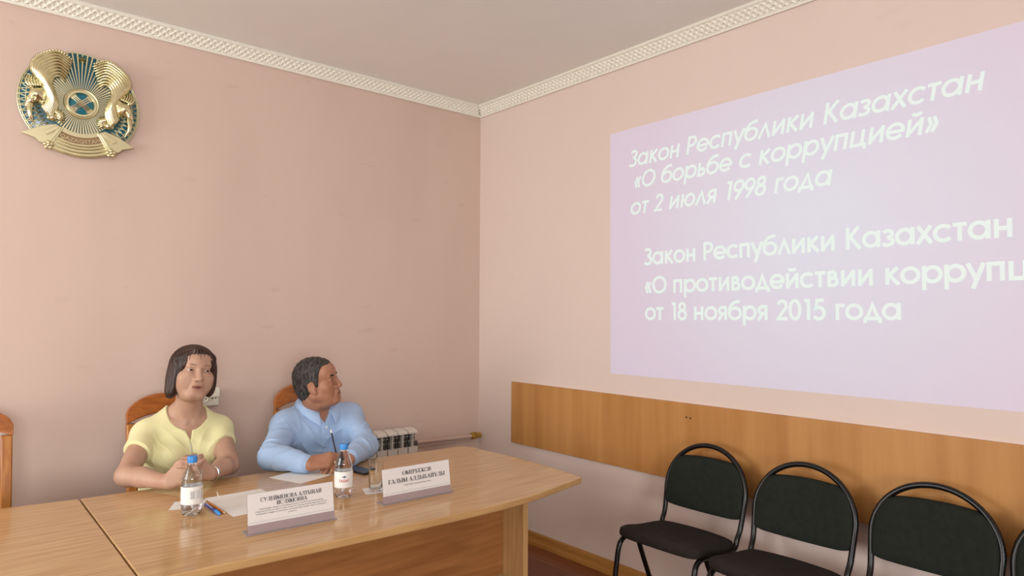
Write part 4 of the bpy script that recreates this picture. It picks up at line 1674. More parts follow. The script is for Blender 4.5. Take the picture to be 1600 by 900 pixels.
# ------------------------------------------------------------------ the woman in yellow
def build_woman():
    base = Vector((-2.03, -.46, 0))
    H = Frame((-2.032, -.578, 1.188), (.03, -1, .07), (.13, .0, 1), .98)
    shR, shL = (-2.190, -.475, .915), (-1.885, -.475, .905)
    elR, elL = (-2.300, -.690, .797), (-1.915, -.715, .790)
    wrR, wrL = (-2.190, -.868, .786), (-2.040, -.872, .797)
    lo, hi = (-2.42, -1.06, .46), (-1.78, -.26, 1.34)
    F = Field(lo, hi, .0025)

    def torso(F, g):
        F.add(el((-2.035, -.455, .62), (.168 + g, .130 + g, .19)), .0)
        F.add(el((-2.035, -.455, .82), (.160 + g, .112 + g, .165)), .05)
        F.add(el((-2.043, -.500, .70), (.158 + g, .128 + g, .12)), .05)
        for s in (-1, 1):
            F.add(el((-2.040 + s * .074, -.545, .815), (.080 + g, .072 + g, .072 + g)), .04)
        F.add(rc(shR, shL, .048 + g), .05)
        F.add(rc((-2.03, -.455, .93), (-2.03, -.475, 1.00), .085 + g, .050 + g), .07)
        for q in (shR, shL):
            F.add(rc((-2.03 + (.045 if q is shL else -.045), -.462, .988), tuple(np.array(q) * .7 + np.array((-2.03, -.462, .98)) * .3), .034 + g, .040 + g), .05)

    torso(F, -.001)
    for s, e, w in ((shR, elR, wrR), (shL, elL, wrL)):
        F.add(rc(s, e, .047, .040), .03)
        m = tuple(.62 * np.array(e) + .38 * np.array(w) + np.array((0, 0, .004)))
        F.add(rc(e, m, .040, .038), .02)
        F.add(rc(m, w, .038, .0255), .015)
    # neck
    F.add(rc((-2.03, -.475, .965), (-2.032, -.545, 1.09), .056, .052), .035)
    for s in (-1, 1):                                   # neck cords and collar bones
        F.add(rc((-2.030 + s * .018, -.528, .965), (-2.032 + s * .045, -.548, 1.075), .009, .010), .018)
        F.add(rc((-2.030 + s * .020, -.538, .958), (-2.030 + s * .075, -.520, .966), .007), .02)
    head(F, H, True)
    F.add(H.el((0, .018, -.112), (.046, .042, .020)), .025)
    # hands, clasped with the fingers pointing up
    cR = [(.10, .40, .3), (.20, .5, .4), (.3, .6, .4), (.4, .7, .4)]
    hand(F, wrR, (.52, -.22, .62), (-.62, -.72, .12), 1, cR, ((.018, .022, .004), (.026, .010, .002), (.022, .002, .0)), .94)
    cL = [(.25, .65, .5), (.35, .70, .55), (.42, .75, .5), (.5, .8, .5)]
    hand(F, wrL, (-.60, -.22, .56), (.60, -.74, .20), -1, cL, ((.020, .020, .004), (.028, .008, .0), (.024, .002, .0)), .94)
    me = F.mesh('person', M['skin_w'])
    lips_by_place(me, H, -.0630, -.0820, .023)
    V = me
    body = finish('person', me, None, base)
    body.location = base
    tag(body, 'woman in a pale yellow short-sleeved top, seated, speaking with her hands clasped', 'person')

    # T-shirt
    S = Field((-2.42, -.80, .46), (-1.78, -.28, 1.06), .003)
    torso(S, .008)
    for s, e, sg in ((shR, elR, -1), (shL, elL, 1)):
        s_, e_ = np.array(s), np.array(e)
        d = e_ - s_
        d /= np.linalg.norm(d)
        end = s_ + d * .128
        p0, p1, f0 = rc(s_, s_ + d * .24, .055, .0565)
        # hem tilts: longer outside
        nrm = d + np.array((sg * .35, 0, .05))
        nrm /= np.linalg.norm(nrm)

        def fn(x, y, z, f0=f0, end=end, nrm=nrm):
            return np.maximum(f0(x, y, z), (x - end[0]) * nrm[0] + (y - end[1]) * nrm[1] + (z - end[2]) * nrm[2])
        S.add((p0, p1, fn), .03)
    # scoop neck with a notch
    S.sub(el((-2.030, -.62, 1.032), (.100, .24, .108)), .006)

    def notch(x, y, z):
        return np.maximum(np.maximum(np.abs(x + 2.036) - (z - .884) * .28, z - 1.0), y + .48)
    S.sub(((-2.08, -.70, .88), (-1.99, -.48, 1.0), notch), .003)
    for q in (folds((-2.16, -.56, .85), (.8, .1, .5), 170, .0020, .04, 1), folds((-1.91, -.57, .84), (-.8, .1, .5), 170, .0020, .04, 2),
              folds((-2.04, -.60, .72), (.25, 0, 1), 120, .0026, .08, 3), folds((-2.10, -.60, .90), (.8, 0, .6), 120, .0014, .05, 4), folds((-1.97, -.60, .90), (-.8, 0, .6), 120, .0014, .05, 5),
              folds((-2.15, -.56, .72), (.3, 0, .95), 130, .003, .05, 6), folds((-1.92, -.56, .72), (-.3, 0, .95), 130, .003, .05, 8)):
        S.bend(*q)
    S.bend((-2.42, -.80, .46), (-1.78, -.28, 1.06), lumps(.0016, 38, 5))
    tee = finish('t_shirt', S.mesh('t_shirt', M['tee']), body, base)

    bv = BVHTree.FromPolygons([v.co[:] for v in tee.data.vertices], [p.vertices[:] for p in tee.data.polygons])

    def front(x, z):
        r = bv.ray_cast(Vector((x, -1.5, z)) - base, Vector((0, 1, 0)))
        return (r[0] + base) if r[0] else Vector((x, -.62, z))
    mb = MB()
    zs = np.linspace(.882, .834, 9)
    pts = [front(-2.036, z) + Vector((0, -.0012, 0)) - base for z in zs]
    mb.tube(pts, .0016, 8)
    zip_ = mb.build('zipper', M['steel'], body, smooth=True)
    mb = MB()
    p = pts[-1]
    mb.box((p.x - .003, p.y - .004, p.z - .012), (p.x + .003, p.y - .001, p.z))
    mb.build('zip_pull', M['steel'], zip_, bevel=.001)

    # hair: bob with a side parting and a short fringe
    G = Field(*[np.array(v) for v in ((-2.20, -.75, 1.02), (-1.87, -.43, 1.35))], .0022)
    G.add(H.el((0, -.014, .028), (.094, .112, .090)), 0)
    G.add(H.el((0, -.055, -.035), (.086, .062, .085)), .02)
    G.add(H.el((.077, -.004, -.045), (.026, .050, .072)), .025)
    G.add(H.el((-.078, -.004, -.036), (.024, .050, .066)), .025)
    G.add(H.el((.082, .006, -.095), (.017, .032, .030)), .02)
    G.add(H.el((-.080, .006, -.070), (.015, .030, .040)), .02)
    G.add(H.rc((.012, .074, .090), (-.062, .046, .062), .012, .010), .02)    # swept fringe, her left
    G.add(H.rc((.022, .070, .090), (.076, .036, .050), .010, .011), .02)
    G.sub(H.el((.002, .128, -.050), (.0745, .128, .124)), .008)
    G.sub(H.el((0, .06, -.125), (.060, .095, .07)), .012)

    def strands(x, y, z):
        lx, ly, lz = H.loc(x, y, z)
        a = np.arctan2(lx - .02, ly + .02)
        return .0010 * np.sin(46 * a + 12 * lz) + .0006 * np.sin(71 * a - 9 * lz + 1)
    G.bend((-2.20, -.75, 1.02), (-1.87, -.43, 1.35), strands)
    hr = finish('hair', G.mesh('hair', M['hair_w']), body, base)
    # thin wisps of the fringe
    for i, (x0, x1, z1) in enumerate(((.018, .014, .070), (.008, .004, .058), (-.004, -.010, .068))):
        mb = MB()
        pts = spline([H.w((x0, .082, .092)), H.w(((x0 + x1) / 2, .094, .078)), H.w((x1, .0985, z1 - .008))], 5)
        mb.tube([Vector(p) - base for p in pts], [.0026, .0025, .0024, .0023, .0021, .0019, .0017, .0014, .0011, .0008, .0005], 6)
        mb.build('fringe_wisp', M['hair_w'], hr, smooth=True)

    kids0 = set(body.children)
    eyes(H, body, M['skin_w'], (-.06, .03), .80)
    brows(H, body, M['brow_soft'], .0235, .0020, .0022, -.0008)
    # mouth opening, earring, wristwatch
    mb = MB()
    pm = surface(body, base, H, 0, -.0722)
    mb.ell(tuple(pm + Vector(H.R[:, 1]) * -.0012), (.0155, .0030, .0026), 16, 8)
    mb.build('mouth', M['mouth'], body, smooth=True)
    mb = MB()
    mb.ell(H.w((.0835, .010, -.052)), (.0042, .0042, .0042), 12, 8)
    mb.build('earring', M['gold'], body, smooth=True)
    mb = MB()
    a = np.array(wrL)
    d = np.array(wrL) - np.array(elL)
    d /= np.linalg.norm(d)
    q = Matrix.Translation(Vector(a - d * .018)) @ Vector((0, 0, 1)).rotation_difference(Vector(d)).to_matrix().to_4x4()
    mb.lathe([(.0290, -.007), (.0312, -.006), (.0312, .006), (.0290, .007), (.0275, 0)], 32, q, cap=False)
    w_ = mb.build('wristwatch', M['silver'], body, smooth=True, angle=40)
    for o in set(body.children) - kids0:
        finish_mb(o, base)

    # trousers and shoes under the table
    L = Field((-2.30, -1.12, .0), (-1.75, -.22, .66), .008)
    L.add(el((-2.035, -.44, .55), (.178, .15, .11)), 0)
    for s in (-1, 1):
        x = -2.035 + s * .10
        L.add(rc((x, -.46, .545), (x + s * .02, -.86, .52), .085, .066), .03)
        L.add(rc((x + s * .02, -.86, .52), (x + s * .02, -.82, .10), .064, .046), .03)
    finish('trousers', L.mesh('trousers', M['trouser_w']), body, base)
    for s in (-1, 1):
        x = -2.035 + s * .12
        Q = Field((x - .07, -1.08, -.01), (x + .07, -.74, .13), .005)
        Q.add(el((x, -.90, .035), (.042, .125, .036)), 0)
        Q.add(rc((x, -.82, .05), (x, -.82, .11), .042, .04), .03)
        finish('shoe', Q.mesh('shoe', M['shoe']), body, base)
    return body


# ------------------------------------------------------------------ the man in blue
def build_man():
    base = Vector((-1.42, -.46, 0))
    H = Frame((-1.462, -.590, 1.105), (.69, -.69, .20), (-.26, .10, .95), 1.0)
    shR, shL = (-1.588, -.520, .900), (-1.258, -.520, .905)
    elR, elL = (-1.742, -.735, .802), (-1.290, -.775, .802)
    wrR, wrL = (-1.655, -.940, .793), (-1.470, -.945, .790)
    lo, hi = (-1.86, -1.10, .46), (-1.10, -.28, 1.27)
    F = Field(lo, hi, .0025)

    def torso(F, g):
        F.add(el((-1.42, -.45, .62), (.178 + g, .135 + g, .20)), .0)
        F.add(el((-1.42, -.475, .80), (.182 + g, .118 + g, .175)), .05)
        F.add(el((-1.42, -.520, .66), (.165 + g, .155 + g, .14)), .05)
        F.add(el((-1.325, -.590, .69), (.085 + g, .085 + g, .10)), .05)
        for s in (-1, 1):
            F.add(el((-1.42 + s * .085, -.560, .835), (.095 + g, .050 + g, .075)), .05)
        F.add(rc(shR, shL, .056 + g), .06)
        F.add(rc((-1.425, -.490, .91), (-1.43, -.515, .985), .100 + g * .6, .060 + g * .3), .09)

    def arm(F, s, e, w, g, k, end=1.0):
        F.add(rc(s, e, .053 + g, .046 + g), .05)
        m = .6 * np.array(e) + .4 * np.array(w) + np.array((0, 0, .004))
        F.add(rc(e, m, .047 + g, .043 + g), .02)
        F.add(rc(m, np.array(e) + (np.array(w) - np.array(e)) * end, .043 + g, k), .015)

    torso(F, -.004)
    arm(F, shR, elR, wrR, -.004, .028)
    arm(F, shL, elL, wrL, -.004, .028)
    F.add(rc((-1.428, -.505, .95), H.w((0, -.030, -.075)), .062, .060), .035)
    for s in (-1, 1):
        F.add(rc((-1.43 + s * .016, -.568, .945), H.w((s * .060, -.018, -.055)), .010, .012), .02)
    F.add(rc((-1.43, -.572, .985), (-1.433, -.585, 1.0), .012), .02)      # throat
    head(F, H, False)
    F.add(H.el((0, .010, -.108), (.050, .050, .024)), .025)
    # writing hand
    cR = [(.50, .75, .4), (.55, .80, .45), (.60, .85, .5), (.62, .85, .5)]
    tR, thR, fr = hand(F, wrR, (.84, -.46, .16), (-.30, -.55, .78), -1, cR, ((.030, .012, -.010), (.030, -.006, -.014), (.024, -.008, -.010)), 1.02)
    cL = [(.30, .45, .3), (.32, .5, .3), (.35, .5, .3), (.4, .5, .3)]
    hand(F, wrL, (-.92, -.38, -.10), (-.12, -.25, .95), 1, cL, ((.022, .022, -.004), (.030, .008, -.004), (.024, .002, -.004)), 1.0)
    me = F.mesh('person', M['skin_m'])
    lips_by_place(me, H, -.0640, -.0815, .022)
    body = finish('person', me, None, base)
    body.location = base
    tag(body, 'man in a light blue long-sleeved shirt, seated, head turned to the slide, pen in hand', 'person')

    # shirt
    S = Field((-1.88, -1.02, .46), (-1.08, -.28, 1.06), .003)
    torso(S, .010)
    arm(S, shR, elR, wrR, .010, .041, .90)
    arm(S, shL, elL, wrL, .010, .041, .90)
    for e, w in ((elR, wrR), (elL, wrL)):
        e, w = np.array(e), np.array(w)
        a, b = e + (w - e) * .74, e + (w - e) * .97
        d = (w - e) / np.linalg.norm(w - e)
        p0, p1, f0 = rc(a, b + d * .04, .0405, .0385)

        def fn(x, y, z, f0=f0, b=b, a=a, d=d):
            return np.maximum(np.maximum(f0(x, y, z), (x - b[0]) * d[0] + (y - b[1]) * d[1] + (z - b[2]) * d[2]), -((x - a[0]) * d[0] + (y - a[1]) * d[1] + (z - a[2]) * d[2]))
        S.add((p0, p1, fn), .003)

    def vee(x, y, z):
        return np.maximum(np.maximum(np.abs(x + 1.432) - (z - .905) * .62, y + .50), z - 1.1)
    S.sub(((-1.54, -.72, .90), (-1.32, -.50, 1.10), vee), .004)
    S.sub(rc((-1.428, -.49, .955), (-1.44, -.55, 1.10), .064, .075), .004)
    # front placket
    S.bend((-1.88, -1.02, .46), (-1.08, -.28, 1.06), lambda x, y, z: np.where((np.abs(x + 1.430) < .016) & (y < -.55) & (y > -.74) & (z < .905), -.0022, 0.0))
    for q in (folds((-1.64, -.60, .86), (-.2, .5, .85), 150, .0016, .06, 1), folds((-1.72, -.70, .82), (.3, .6, .8), 150, .0048, .05, 2), folds((-1.70, -.84, .80), (.3, .9, .2), 120, .0036, .05, 3),
              folds((-1.22, -.60, .86), (.2, .5, .85), 150, .0016, .06, 4), folds((-1.24, -.70, .82), (-.3, .6, .8), 150, .0048, .05, 5), folds((-1.34, -.86, .80), (.9, .4, .2), 110, .0036, .06, 6),
              folds((-1.52, -.62, .80), (.75, 0, .65), 95, .0036, .07, 7), folds((-1.33, -.62, .80), (-.75, 0, .65), 95, .0036, .07, 8), folds((-1.42, -.66, .70), (.2, 0, .95), 90, .0032, .08, 9),
              folds((-1.54, -.58, .90), (.9, 0, .2), 95, .0016, .06, 10)):
        S.bend(*q)
    S.bend((-1.88, -1.02, .46), (-1.08, -.28, 1.06), lumps(.0024, 34, 9))
    # sleeves lie on the table, they do not sink into it
    S.bend((-1.88, -1.02, .46), (-1.08, -.28, 1.06), lambda x, y, z: np.where((y < -.80) & (z < .7535), .1, 0.0) + 0 * x)
    sh = finish('shirt', S.mesh('shirt', M['shirt']), body, base)
    bv = BVHTree.FromPolygons([v.co[:] for v in sh.data.vertices], [p.vertices[:] for p in sh.data.polygons])
    # collar: stand and turned-down leaf, open at the front
    mb = MB()
    n, m_ = 40, 8
    v, f = [], []
    for i in range(n + 1):
        t = -1 + 2 * i / n                       # -1 her right front .. +1 left front, 0 = nape
        th = t * rad(163)
        at = abs(t)
        cx, cy = -1.430, -.518
        rx, ry = .074, .070
        front_ = max(0, (at - .62) / .38)
        ztop = 1.020 - .040 * at ** 2 - .022 * front_
        fall = .040 + .026 * front_ ** 1.5
        for j in range(m_ + 1):
            s_ = j / m_
            out = .002 + .030 * math.sin(min(1, s_ * 1.05) * PI / 2) + .018 * front_ * s_
            zz = ztop + .006 * math.sin(s_ * PI) - fall * s_ ** 1.4
            sx = math.sin(th)
            cyy = math.cos(th)
            v.append((cx + (rx + out) * sx, cy + (ry + out) * cyy - .030 * front_ * s_ * .6, zz))
    for i in range(n):
        for j in range(m_):
            a = i * (m_ + 1) + j
            f.append((a, a + 1, a + m_ + 2, a + m_ + 1))
    mb.add([Vector(p) - base for p in v], f)
    co = mb.build('collar', M['shirt'], sh, smooth=True)
    md = co.modifiers.new('thick', 'SOLIDIFY')
    md.thickness = .003
    md = co.modifiers.new('sub', 'SUBSURF')
    md.levels = md.render_levels = 1
    for z in (.885, .83):
        r = bv.ray_cast(Vector((-1.430, -1.5, z)) - base, Vector((0, 1, 0)))
        if r[0] and r[0].y + base.y > -.74:
            mb = MB()
            mb.lathe([(.0, -.0016), (.0052, -.0012), (.0055, .0), (.0052, .0012), (.0035, .0008), (.0, .0008)], 16, Matrix.Translation(r[0] + Vector((0, -.0012, 0))) @ Matrix.Rotation(PI / 2, 4, 'X'), cap=False)
            mb.build('button', M['white_plastic'], sh, smooth=True, angle=40)

    # short greying hair
    G = Field((-1.66, -.76, .97), (-1.30, -.42, 1.27), .0022)
    G.add(H.el((0, -.014, .031), (.0835, .104, .0955)), 0)
    G.add(H.el((0, .030, .058), (.062, .052, .044)), .02)
    G.add(H.el((0, -.055, -.020), (.070, .058, .075)), .02)
    ys_ = np.array([-.13, -.085, -.040, -.022, -.008, .010, .022, .034, .044, .060, .080, .11])
    zs_ = np.array([-.075, -.075, -.060, -.030, .012, -.022, -.018, .020, .052, .066, .078, .092])

    def cut(x, y, z):
        lx, ly, lz = H.loc(x, y, z)
        zc = np.interp(ly.ravel(), ys_, zs_).reshape(ly.shape)
        zc = zc + np.where(ly > .045, .010 * np.cos(np.clip(lx / .05, -1.5, 1.5) * PI) * -1, 0)
        return (lz - zc) * .75
    G.sub(((-1.66, -.76, .97), (-1.30, -.42, 1.27), cut), .006)

    def tufts(x, y, z):
        lx, ly, lz = H.loc(x, y, z)
        return .0012 * np.sin(160 * lx + 60 * ly) * np.sin(140 * lz - 70 * ly) + .0009 * np.sin(240 * ly + 90 * lz)
    G.bend((-1.66, -.76, .97), (-1.30, -.42, 1.27), tufts)
    # the cut keeps what is above the hairline
    finish('hair', G.mesh('hair', M['hair_m']), body, base)

    kids0 = set(body.children)
    eyes(H, body, M['skin_m'], (.10, .05), .55, .85)
    brows(H, body, M['brow'], .0180, .005, .0046, -.001)
    # ring on the ring finger
    p, q = tR[2][0], tR[2][1]
    d = Vector(q - p).normalized()
    mb = MB()
    mx = Matrix.Translation(Vector(p + (q - p) * .55)) @ Vector((0, 0, 1)).rotation_difference(d).to_matrix().to_4x4()
    mb.tube([mx @ Vector((.0102 * math.cos(a), .0102 * math.sin(a), 0)) for a in np.linspace(0, 2 * PI, 28)[:-1]], .0018, 8, closed=True)
    mb.build('ring', M['gold'], body, smooth=True)
    for o in set(body.children) - kids0:
        finish_mb(o, base)

    L = Field((-1.72, -1.16, .0), (-1.12, -.22, .66), .008)
    L.add(el((-1.42, -.44, .55), (.185, .16, .11)), 0)
    for s in (-1, 1):
        x = -1.42 + s * .11
        L.add(rc((x, -.46, .545), (x + s * .03, -.90, .53), .088, .068), .03)
        L.add(rc((x + s * .03, -.90, .53), (x + s * .03, -.86, .10), .066, .05), .03)
    finish('trousers', L.mesh('trousers', M['trouser_m']), body, base)
    for s in (-1, 1):
        x = -1.42 + s * .14
        Q = Field((x - .08, -1.15, -.01), (x + .08, -.77, .13), .005)
        Q.add(el((x, -.95, .035), (.046, .14, .036)), 0)
        Q.add(rc((x, -.86, .05), (x, -.86, .11), .045, .043), .03)
        finish('shoe', Q.mesh('shoe', M['shoe']), body, base)

    # the pen he holds is a thing of its own
    tip = Vector(tR[0][2]) * .5 + Vector(thR[3]) * .5
    return body, tR, thR


build_woman()
man, tR, thR = build_man()
grip = Vector((tR[0][2] + thR[3]) / 2)
pd = Vector((-.16, .20, .96)).normalized()
o = thing('ballpoint_pen', 'thin black pen with a white end, held upright by the man in blue', 'pen', grip)
mb = MB()
mb.tube([pd * -.018, pd * .118], .0036, 12)
mb.build('barrel', M['pen_black'], o, smooth=True, angle=50)
mb = MB()
mb.tube([pd * -.034, pd * -.018], [.0008, .0034], 10)
mb.build('point', M['silver'], o, smooth=True, angle=50)
mb = MB()
mb.tube([pd * .118, pd * .130, pd * .132], [.0037, .0036, .0026], 12)
mb.build('end_plug', M['white_plastic'], o, smooth=True, angle=50)


# ================================================================== the gilt state emblem on the back wall
em = thing('wall_emblem', 'round gold and blue state emblem with winged horses high on the back wall', 'emblem', (-2.398, 0, 2.418))


def ew(u, v, w):                        # u right, v up, w out of the wall
    return (u, -w, v)


def eprism(mb, pts, w0, w1, mi=0):
    if sgn_area(pts) < 0:
        pts = pts[::-1]
    mb.prism(pts, w0, w1, mi, fn=lambda x, y, z: ew(x, y, z))


def etube(mb, pts, r, seg=8, **k):
    mb.tube([ew(*p) for p in pts], r, seg, upv=(0, -1, 0), **k)


def polar(r, a):
    return (r * math.cos(rad(a)), r * math.sin(rad(a)))


RX = Matrix.Rotation(PI / 2, 4, 'X')    # lathe axis -> out of the wall
mb = MB()
mb.lathe([(.236, .0), (.242, .004), (.242, .016), (.236, .019), (.10, .026), (.0, .027)], 90, RX, cap=False)
mb.build('blue_disc', M['teal'], em, smooth=True, angle=30)
mb = MB()
for i in range(90):                     # rim bead, only where the sky disc shows
    a = 4 * i
mb.tube([ew(*polar(.2415, a), .016) for a in range(0, 360, 4)], .0035, 8, closed=True)
mb.build('disc_rim', M['gold_flat'], em, smooth=True)
# lattice of the yurt dome at both flanks
mb = MB()
for s in (0, 1):
    for a0 in range(-44, 46, 6):
        a = a0 if s == 0 else 180 - a0
        for q in (-1, 1):
            pts = [(*polar(.165 + .0375 * k, a + q * (4 * k - 4) * .8), .024 - .003 * k) for k in range(3)]
            etube(mb, pts, .0024, 5, flat=.8)
    for r_ in (.185, .212, .235):
        pts = [(*polar(r_, (a if s == 0 else 180 - a)), .020) for a in range(-48, 50, 4)]
        etube(mb, pts, .0022, 5)
mb.build('lattice', M['gold_flat'], em, smooth=True)
# rays
mb = MB()
for i in range(72):
    a = 90 + i * 5
    am = (a - 90 + 180) % 360 - 180
    if abs(am) <= 27:
        r1 = .236
    elif abs(am) < 130:
        r1 = .150
    else:
        r1 = .140
    w = .30 if abs(am) > 27 else .26
    hw = rad(5) * w
    p = []
    for r_, k in ((.066, hw * .9), (r1, hw * (1.0 if abs(am) > 27 else .55))):
        p += [(r_ * math.cos(rad(a) + k), r_ * math.sin(rad(a) + k)), (r_ * math.cos(rad(a) - k), r_ * math.sin(rad(a) - k))]
    top_ = (.0245 if abs(am) <= 27 else .029)
    eprism(mb, [p[0], p[1], p[3], p[2]], .017, top_ + .003)
mb.build('sun_rays', M['gold_flat'], em)
# hub
mb = MB()
mb.lathe([(.072, .02), (.072, .034), (.069, .038), (.064, .036), (.060, .040), (.052, .040), (.0485, .034), (.0475, .028)], 64, RX, cap=False)
hub = mb.build('hub_ring', M['gold_flat'], em, smooth=True, angle=30)
mb = MB()
mb.lathe([(.049, .026), (.04, .031), (.02, .034), (0, .035)], 48, RX, cap=False)
mb.build('hub_disc', M['teal_bright'], hub, smooth=True)
mb = MB()
for ang in (42, 138):
    d = np.array(polar(1, ang))
    n_ = np.array((-d[1], d[0]))
    for k in (-1, 0, 1):
        etube(mb, [tuple(d * t + n_ * k * .0085) + (.033 + .006 * (1 - (t / .048) ** 2),) for t in np.linspace(-.048, .048, 9)], .0026, 6)
    for sg in (-1, 1):
        c = d * .044 * sg
        eprism(mb, [tuple(c + n_ * .014 - d * .006), tuple(c - n_ * .014 - d * .006), tuple(c - n_ * .014 + d * .006), tuple(c + n_ * .014 + d * .006)], .028, .036)
mb.build('crossed_bars', M['gold'], hub, smooth=True, angle=40)
# star
mb = MB()
pts = [polar(.026 if k % 2 == 0 else .0105, 90 + 36 * k) for k in range(10)]
v = [ew(x, y + .213, .024) for x, y in pts] + [ew(0, .213, .042)]
mb.add(v, [(k, (k + 1) % 10, 10) for k in range(10)])
mb.build('star', M['gold'], em)
# winged horses
OUT = [(-.152, -.050), (-.134, .005), (-.143, .049), (-.174, .094), (-.190, .128), (-.172, .174), (-.104, .218), (-.040, .186)]
INN = [(-.122, -.095), (-.100, -.040), (-.104, .003), (-.122, .055), (-.122, .084), (-.108, .104), (-.086, .108), (-.066, .092)]
for s in (-1, 1):
    mir = lambda u: u if s < 0 else -u
    mb = MB()
    NF = 9
    for j in range(NF):
        t = j / (NF - 1)
        ctl = []
        for k in range(8):
            o_, i_ = np.array(OUT[k]), np.array(INN[k])
            tt = t
            p = o_ * (1 - tt) + i_ * tt
            ctl.append((mir(p[0]), p[1], .034 + .020 * math.sin(PI * (k + .5) / 8) + .012 * math.sin(PI * t)))
        c = spline(ctl, 6)
        n = len(c)
        etube(mb, c, [(.0085 - .0015 * t) * (.55 + .75 * math.sin(PI * min(1, (i + 3) / (n + 2)) ** .8)) if i < n - 1 else .003 for i in range(n)], 8)
    wing = mb.build('winged_horse', M['gold'], em, smooth=True)
    mb = MB()
    c = spline([(mir(u), v_, .050) for u, v_ in OUT], 7)
    for i in range(2, len(c) - 1, 1):
        p, q = np.array(c[i]), np.array(c[min(i + 1, len(c) - 1)])
        d = (q - p)[:2]
        d /= np.hypot(*d) + 1e-9
        nn = np.array((-d[1], d[0])) * (-1 if s < 0 else 1) * -1
        a0 = p[:2] + nn * .004
        a1 = p[:2] + nn * .0125
        etube(mb, [tuple(a0) + (.053,), tuple(a1) + (.046,)], [.0048, .0036], 6)
    mb.build('mane', M['gold'], wing, smooth=True)
    # head: neck, cheek, tapering muzzle, brow, nostril, lips, as one blended surface
    E3 = lambda u, v, w: (mir(u), -w, v)
    us = sorted((mir(-.240), mir(-.120)))
    Fh = Field((us[0], -.075, -.085), (us[1], -.010, .085), .0014)
    Fh.add(rc(E3(-.142, .028, .030), E3(-.172, .010, .040), .024, .026), 0)
    Fh.add(rc(E3(-.150, -.015, .030), E3(-.172, .002, .038), .022, .022), .02)
    Fh.add(rc(E3(-.178, .006, .044), E3(-.196, -.026, .043), .0215, .0140), .012)
    Fh.add(rc(E3(-.196, -.026, .043), E3(-.207, -.050, .041), .0140, .0110), .010)
    Fh.add(rc(E3(-.186, .020, .052), E3(-.204, -.016, .051), .0065, .0050), .008)
    Fh.add(rc(E3(-.160, -.006, .050), E3(-.176, -.022, .050), .0110, .0080), .008)
    Fh.sub(rc(E3(-.184, -.016, .060), E3(-.176, .012, .062), .0035), .005)
    Fh.sub(rc(E3(-.206, -.044, .054), E3(-.210, -.050, .053), .0028), .003)
    Fh.sub(rc(E3(-.196, -.058, .050), E3(-.186, -.046, .056), .0016), .003)
    Fh.add(rc(E3(-.188, .004, .0605), E3(-.189, .002, .0605), .0034), .002)
    for k in range(5):
        Fh.add(rc(E3(-.140 - .002 * k, .046 - .013 * k, .048), E3(-.160, .032 - .011 * k, .054), .0055, .003), .005)
    hd = link('horse_head', Fh.mesh('horse_head', M['gold']), wing)
    mb = MB()
    etube(mb, [(mir(-.190), .026, .045), (mir(-.200), .050, .042), (mir(-.197), .062, .038)], [.009, .007, .002], 8)
    for k in range(6):
        etube(mb, spline([(mir(-.200 + .008 * k), .035 + .002 * k, .050), (mir(-.216 + .010 * k), .062 + .004 * k, .044), (mir(-.206 + .010 * k), .092 + .004 * k, .034)], 4), [.005, .005, .005, .0048, .0045, .004, .0035, .003, .0015], 6)
    mb.build('ear_and_forelock', M['gold'], hd, smooth=True)
    mb = MB()
    etube(mb, spline([(mir(-.194), -.040, .046), (mir(-.198), -.075, .050), (mir(-.190), -.108, .048), (mir(-.176), -.132, .040)], 5), [.0115, .0117, .0118, .0118, .0115, .011, .0105, .010, .009, .008, .0068, .0056, .0042, .003, .0022, .001], 10)
    mb.build('horn', M['gold'], wing, smooth=True)
    mb = MB()
    # fan of feathers by the foot
    for k in range(7):
        a = 78 - 20 * k
        du, dv = polar(.030, a)
        etube(mb, [(mir(-.098), -.078, .036), (mir(-.098 + du * .6), -.078 + dv * .6, .046), (mir(-.098 + du * 1.25), -.078 + dv * 1.25, .034)], [.006, .0075, .003], 6)
    mb.ell(ew(mir(-.112), -.085, .036), (.024, .012, .017), 12, 8)
    mb.build('hoof_feathers', M['gold'], wing, smooth=True)
    mb = MB()
    # folded ribbon end
    pts = [(-.226, -.172), (-.150, -.128), (-.098, -.112), (-.066, -.128), (-.112, -.214), (-.160, -.206), (-.174, -.190)]
    eprism(mb, [(mir(a), b_) for a, b_ in pts], .026, .036)
    rb = mb.build('ribbon_end', M['gold_flat'], em, bevel=.0025)
    mb = MB()
    eprism(mb, [(mir(a), b_) for a, b_ in ((-.150, -.158), (-.100, -.122), (-.084, -.130), (-.130, -.170))], .036, .043)
    eprism(mb, [(mir(a), b_) for a, b_ in ((-.092, -.128), (-.076, -.132), (-.118, -.206), (-.132, -.203))], .036, .041)
    mb.build('ribbon_fold', M['gold_flat'], rb, bevel=.002)
    mb = MB()
    for k in range(5):
        a = 72 * k + 20
        du, dv = polar(.013, a)
        mb.ell(ew(mir(-.124) + du, -.216 + dv, .044), (.011, .010, .010), 10, 7)
    mb.ell(ew(mir(-.124), -.216, .052), (.009, .008, .009), 10, 7)
    mb.build('flower_knot', M['gold'], rb, smooth=True)
# name band and the gold bands below it


def band(mb, r_a, r_b, a0, a1, w0, w1, n=24):
    eprism(mb, [polar(r_a, a0 + (a1 - a0) * i / n) for i in range(n + 1)] + [polar(r_b, a1 + (a0 - a1) * i / n) for i in range(n + 1)], w0, w1)


mb = MB()
band(mb, .138, .252, 238, 302, .018, .028)
nb = mb.build('name_band', M['gold_flat'], em, bevel=.0015)
mb = MB()
band(mb, .158, .190, 241, 299, .028, .0295)
mb.build('name_field', M['bronze'], nb)
mb = MB()
for r_ in (.2, .214, .230, .246):
    etube(mb, [(*polar(r_, a), .029) for a in range(238, 303, 4)], .0045, 8)
mb.build('moulding', M['gold'], nb, smooth=True)
mb = MB()


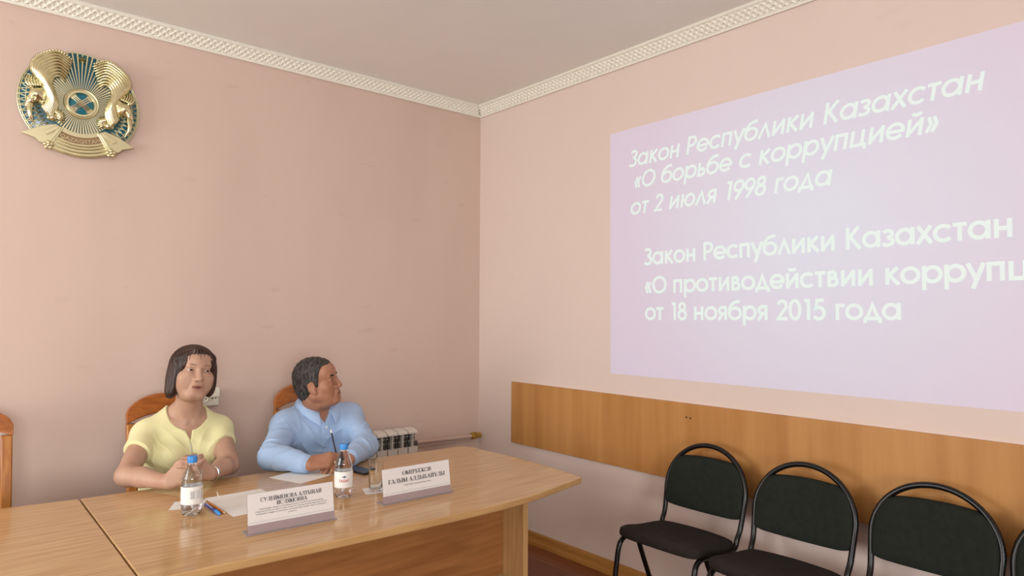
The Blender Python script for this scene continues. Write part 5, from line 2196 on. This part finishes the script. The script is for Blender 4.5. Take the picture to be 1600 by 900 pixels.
def onband(u, v_):
    a = rad(270) + (u - .0825) / .176
    r_ = .176 + .0085 - v_ + .0
    return ew(r_ * math.cos(a), r_ * math.sin(a), .0303)


font_lines(mb, 'QAZAQSTAN', onband, .018, .165, bold=.02)
mb.build('name_lettering', M['gold'], nb)
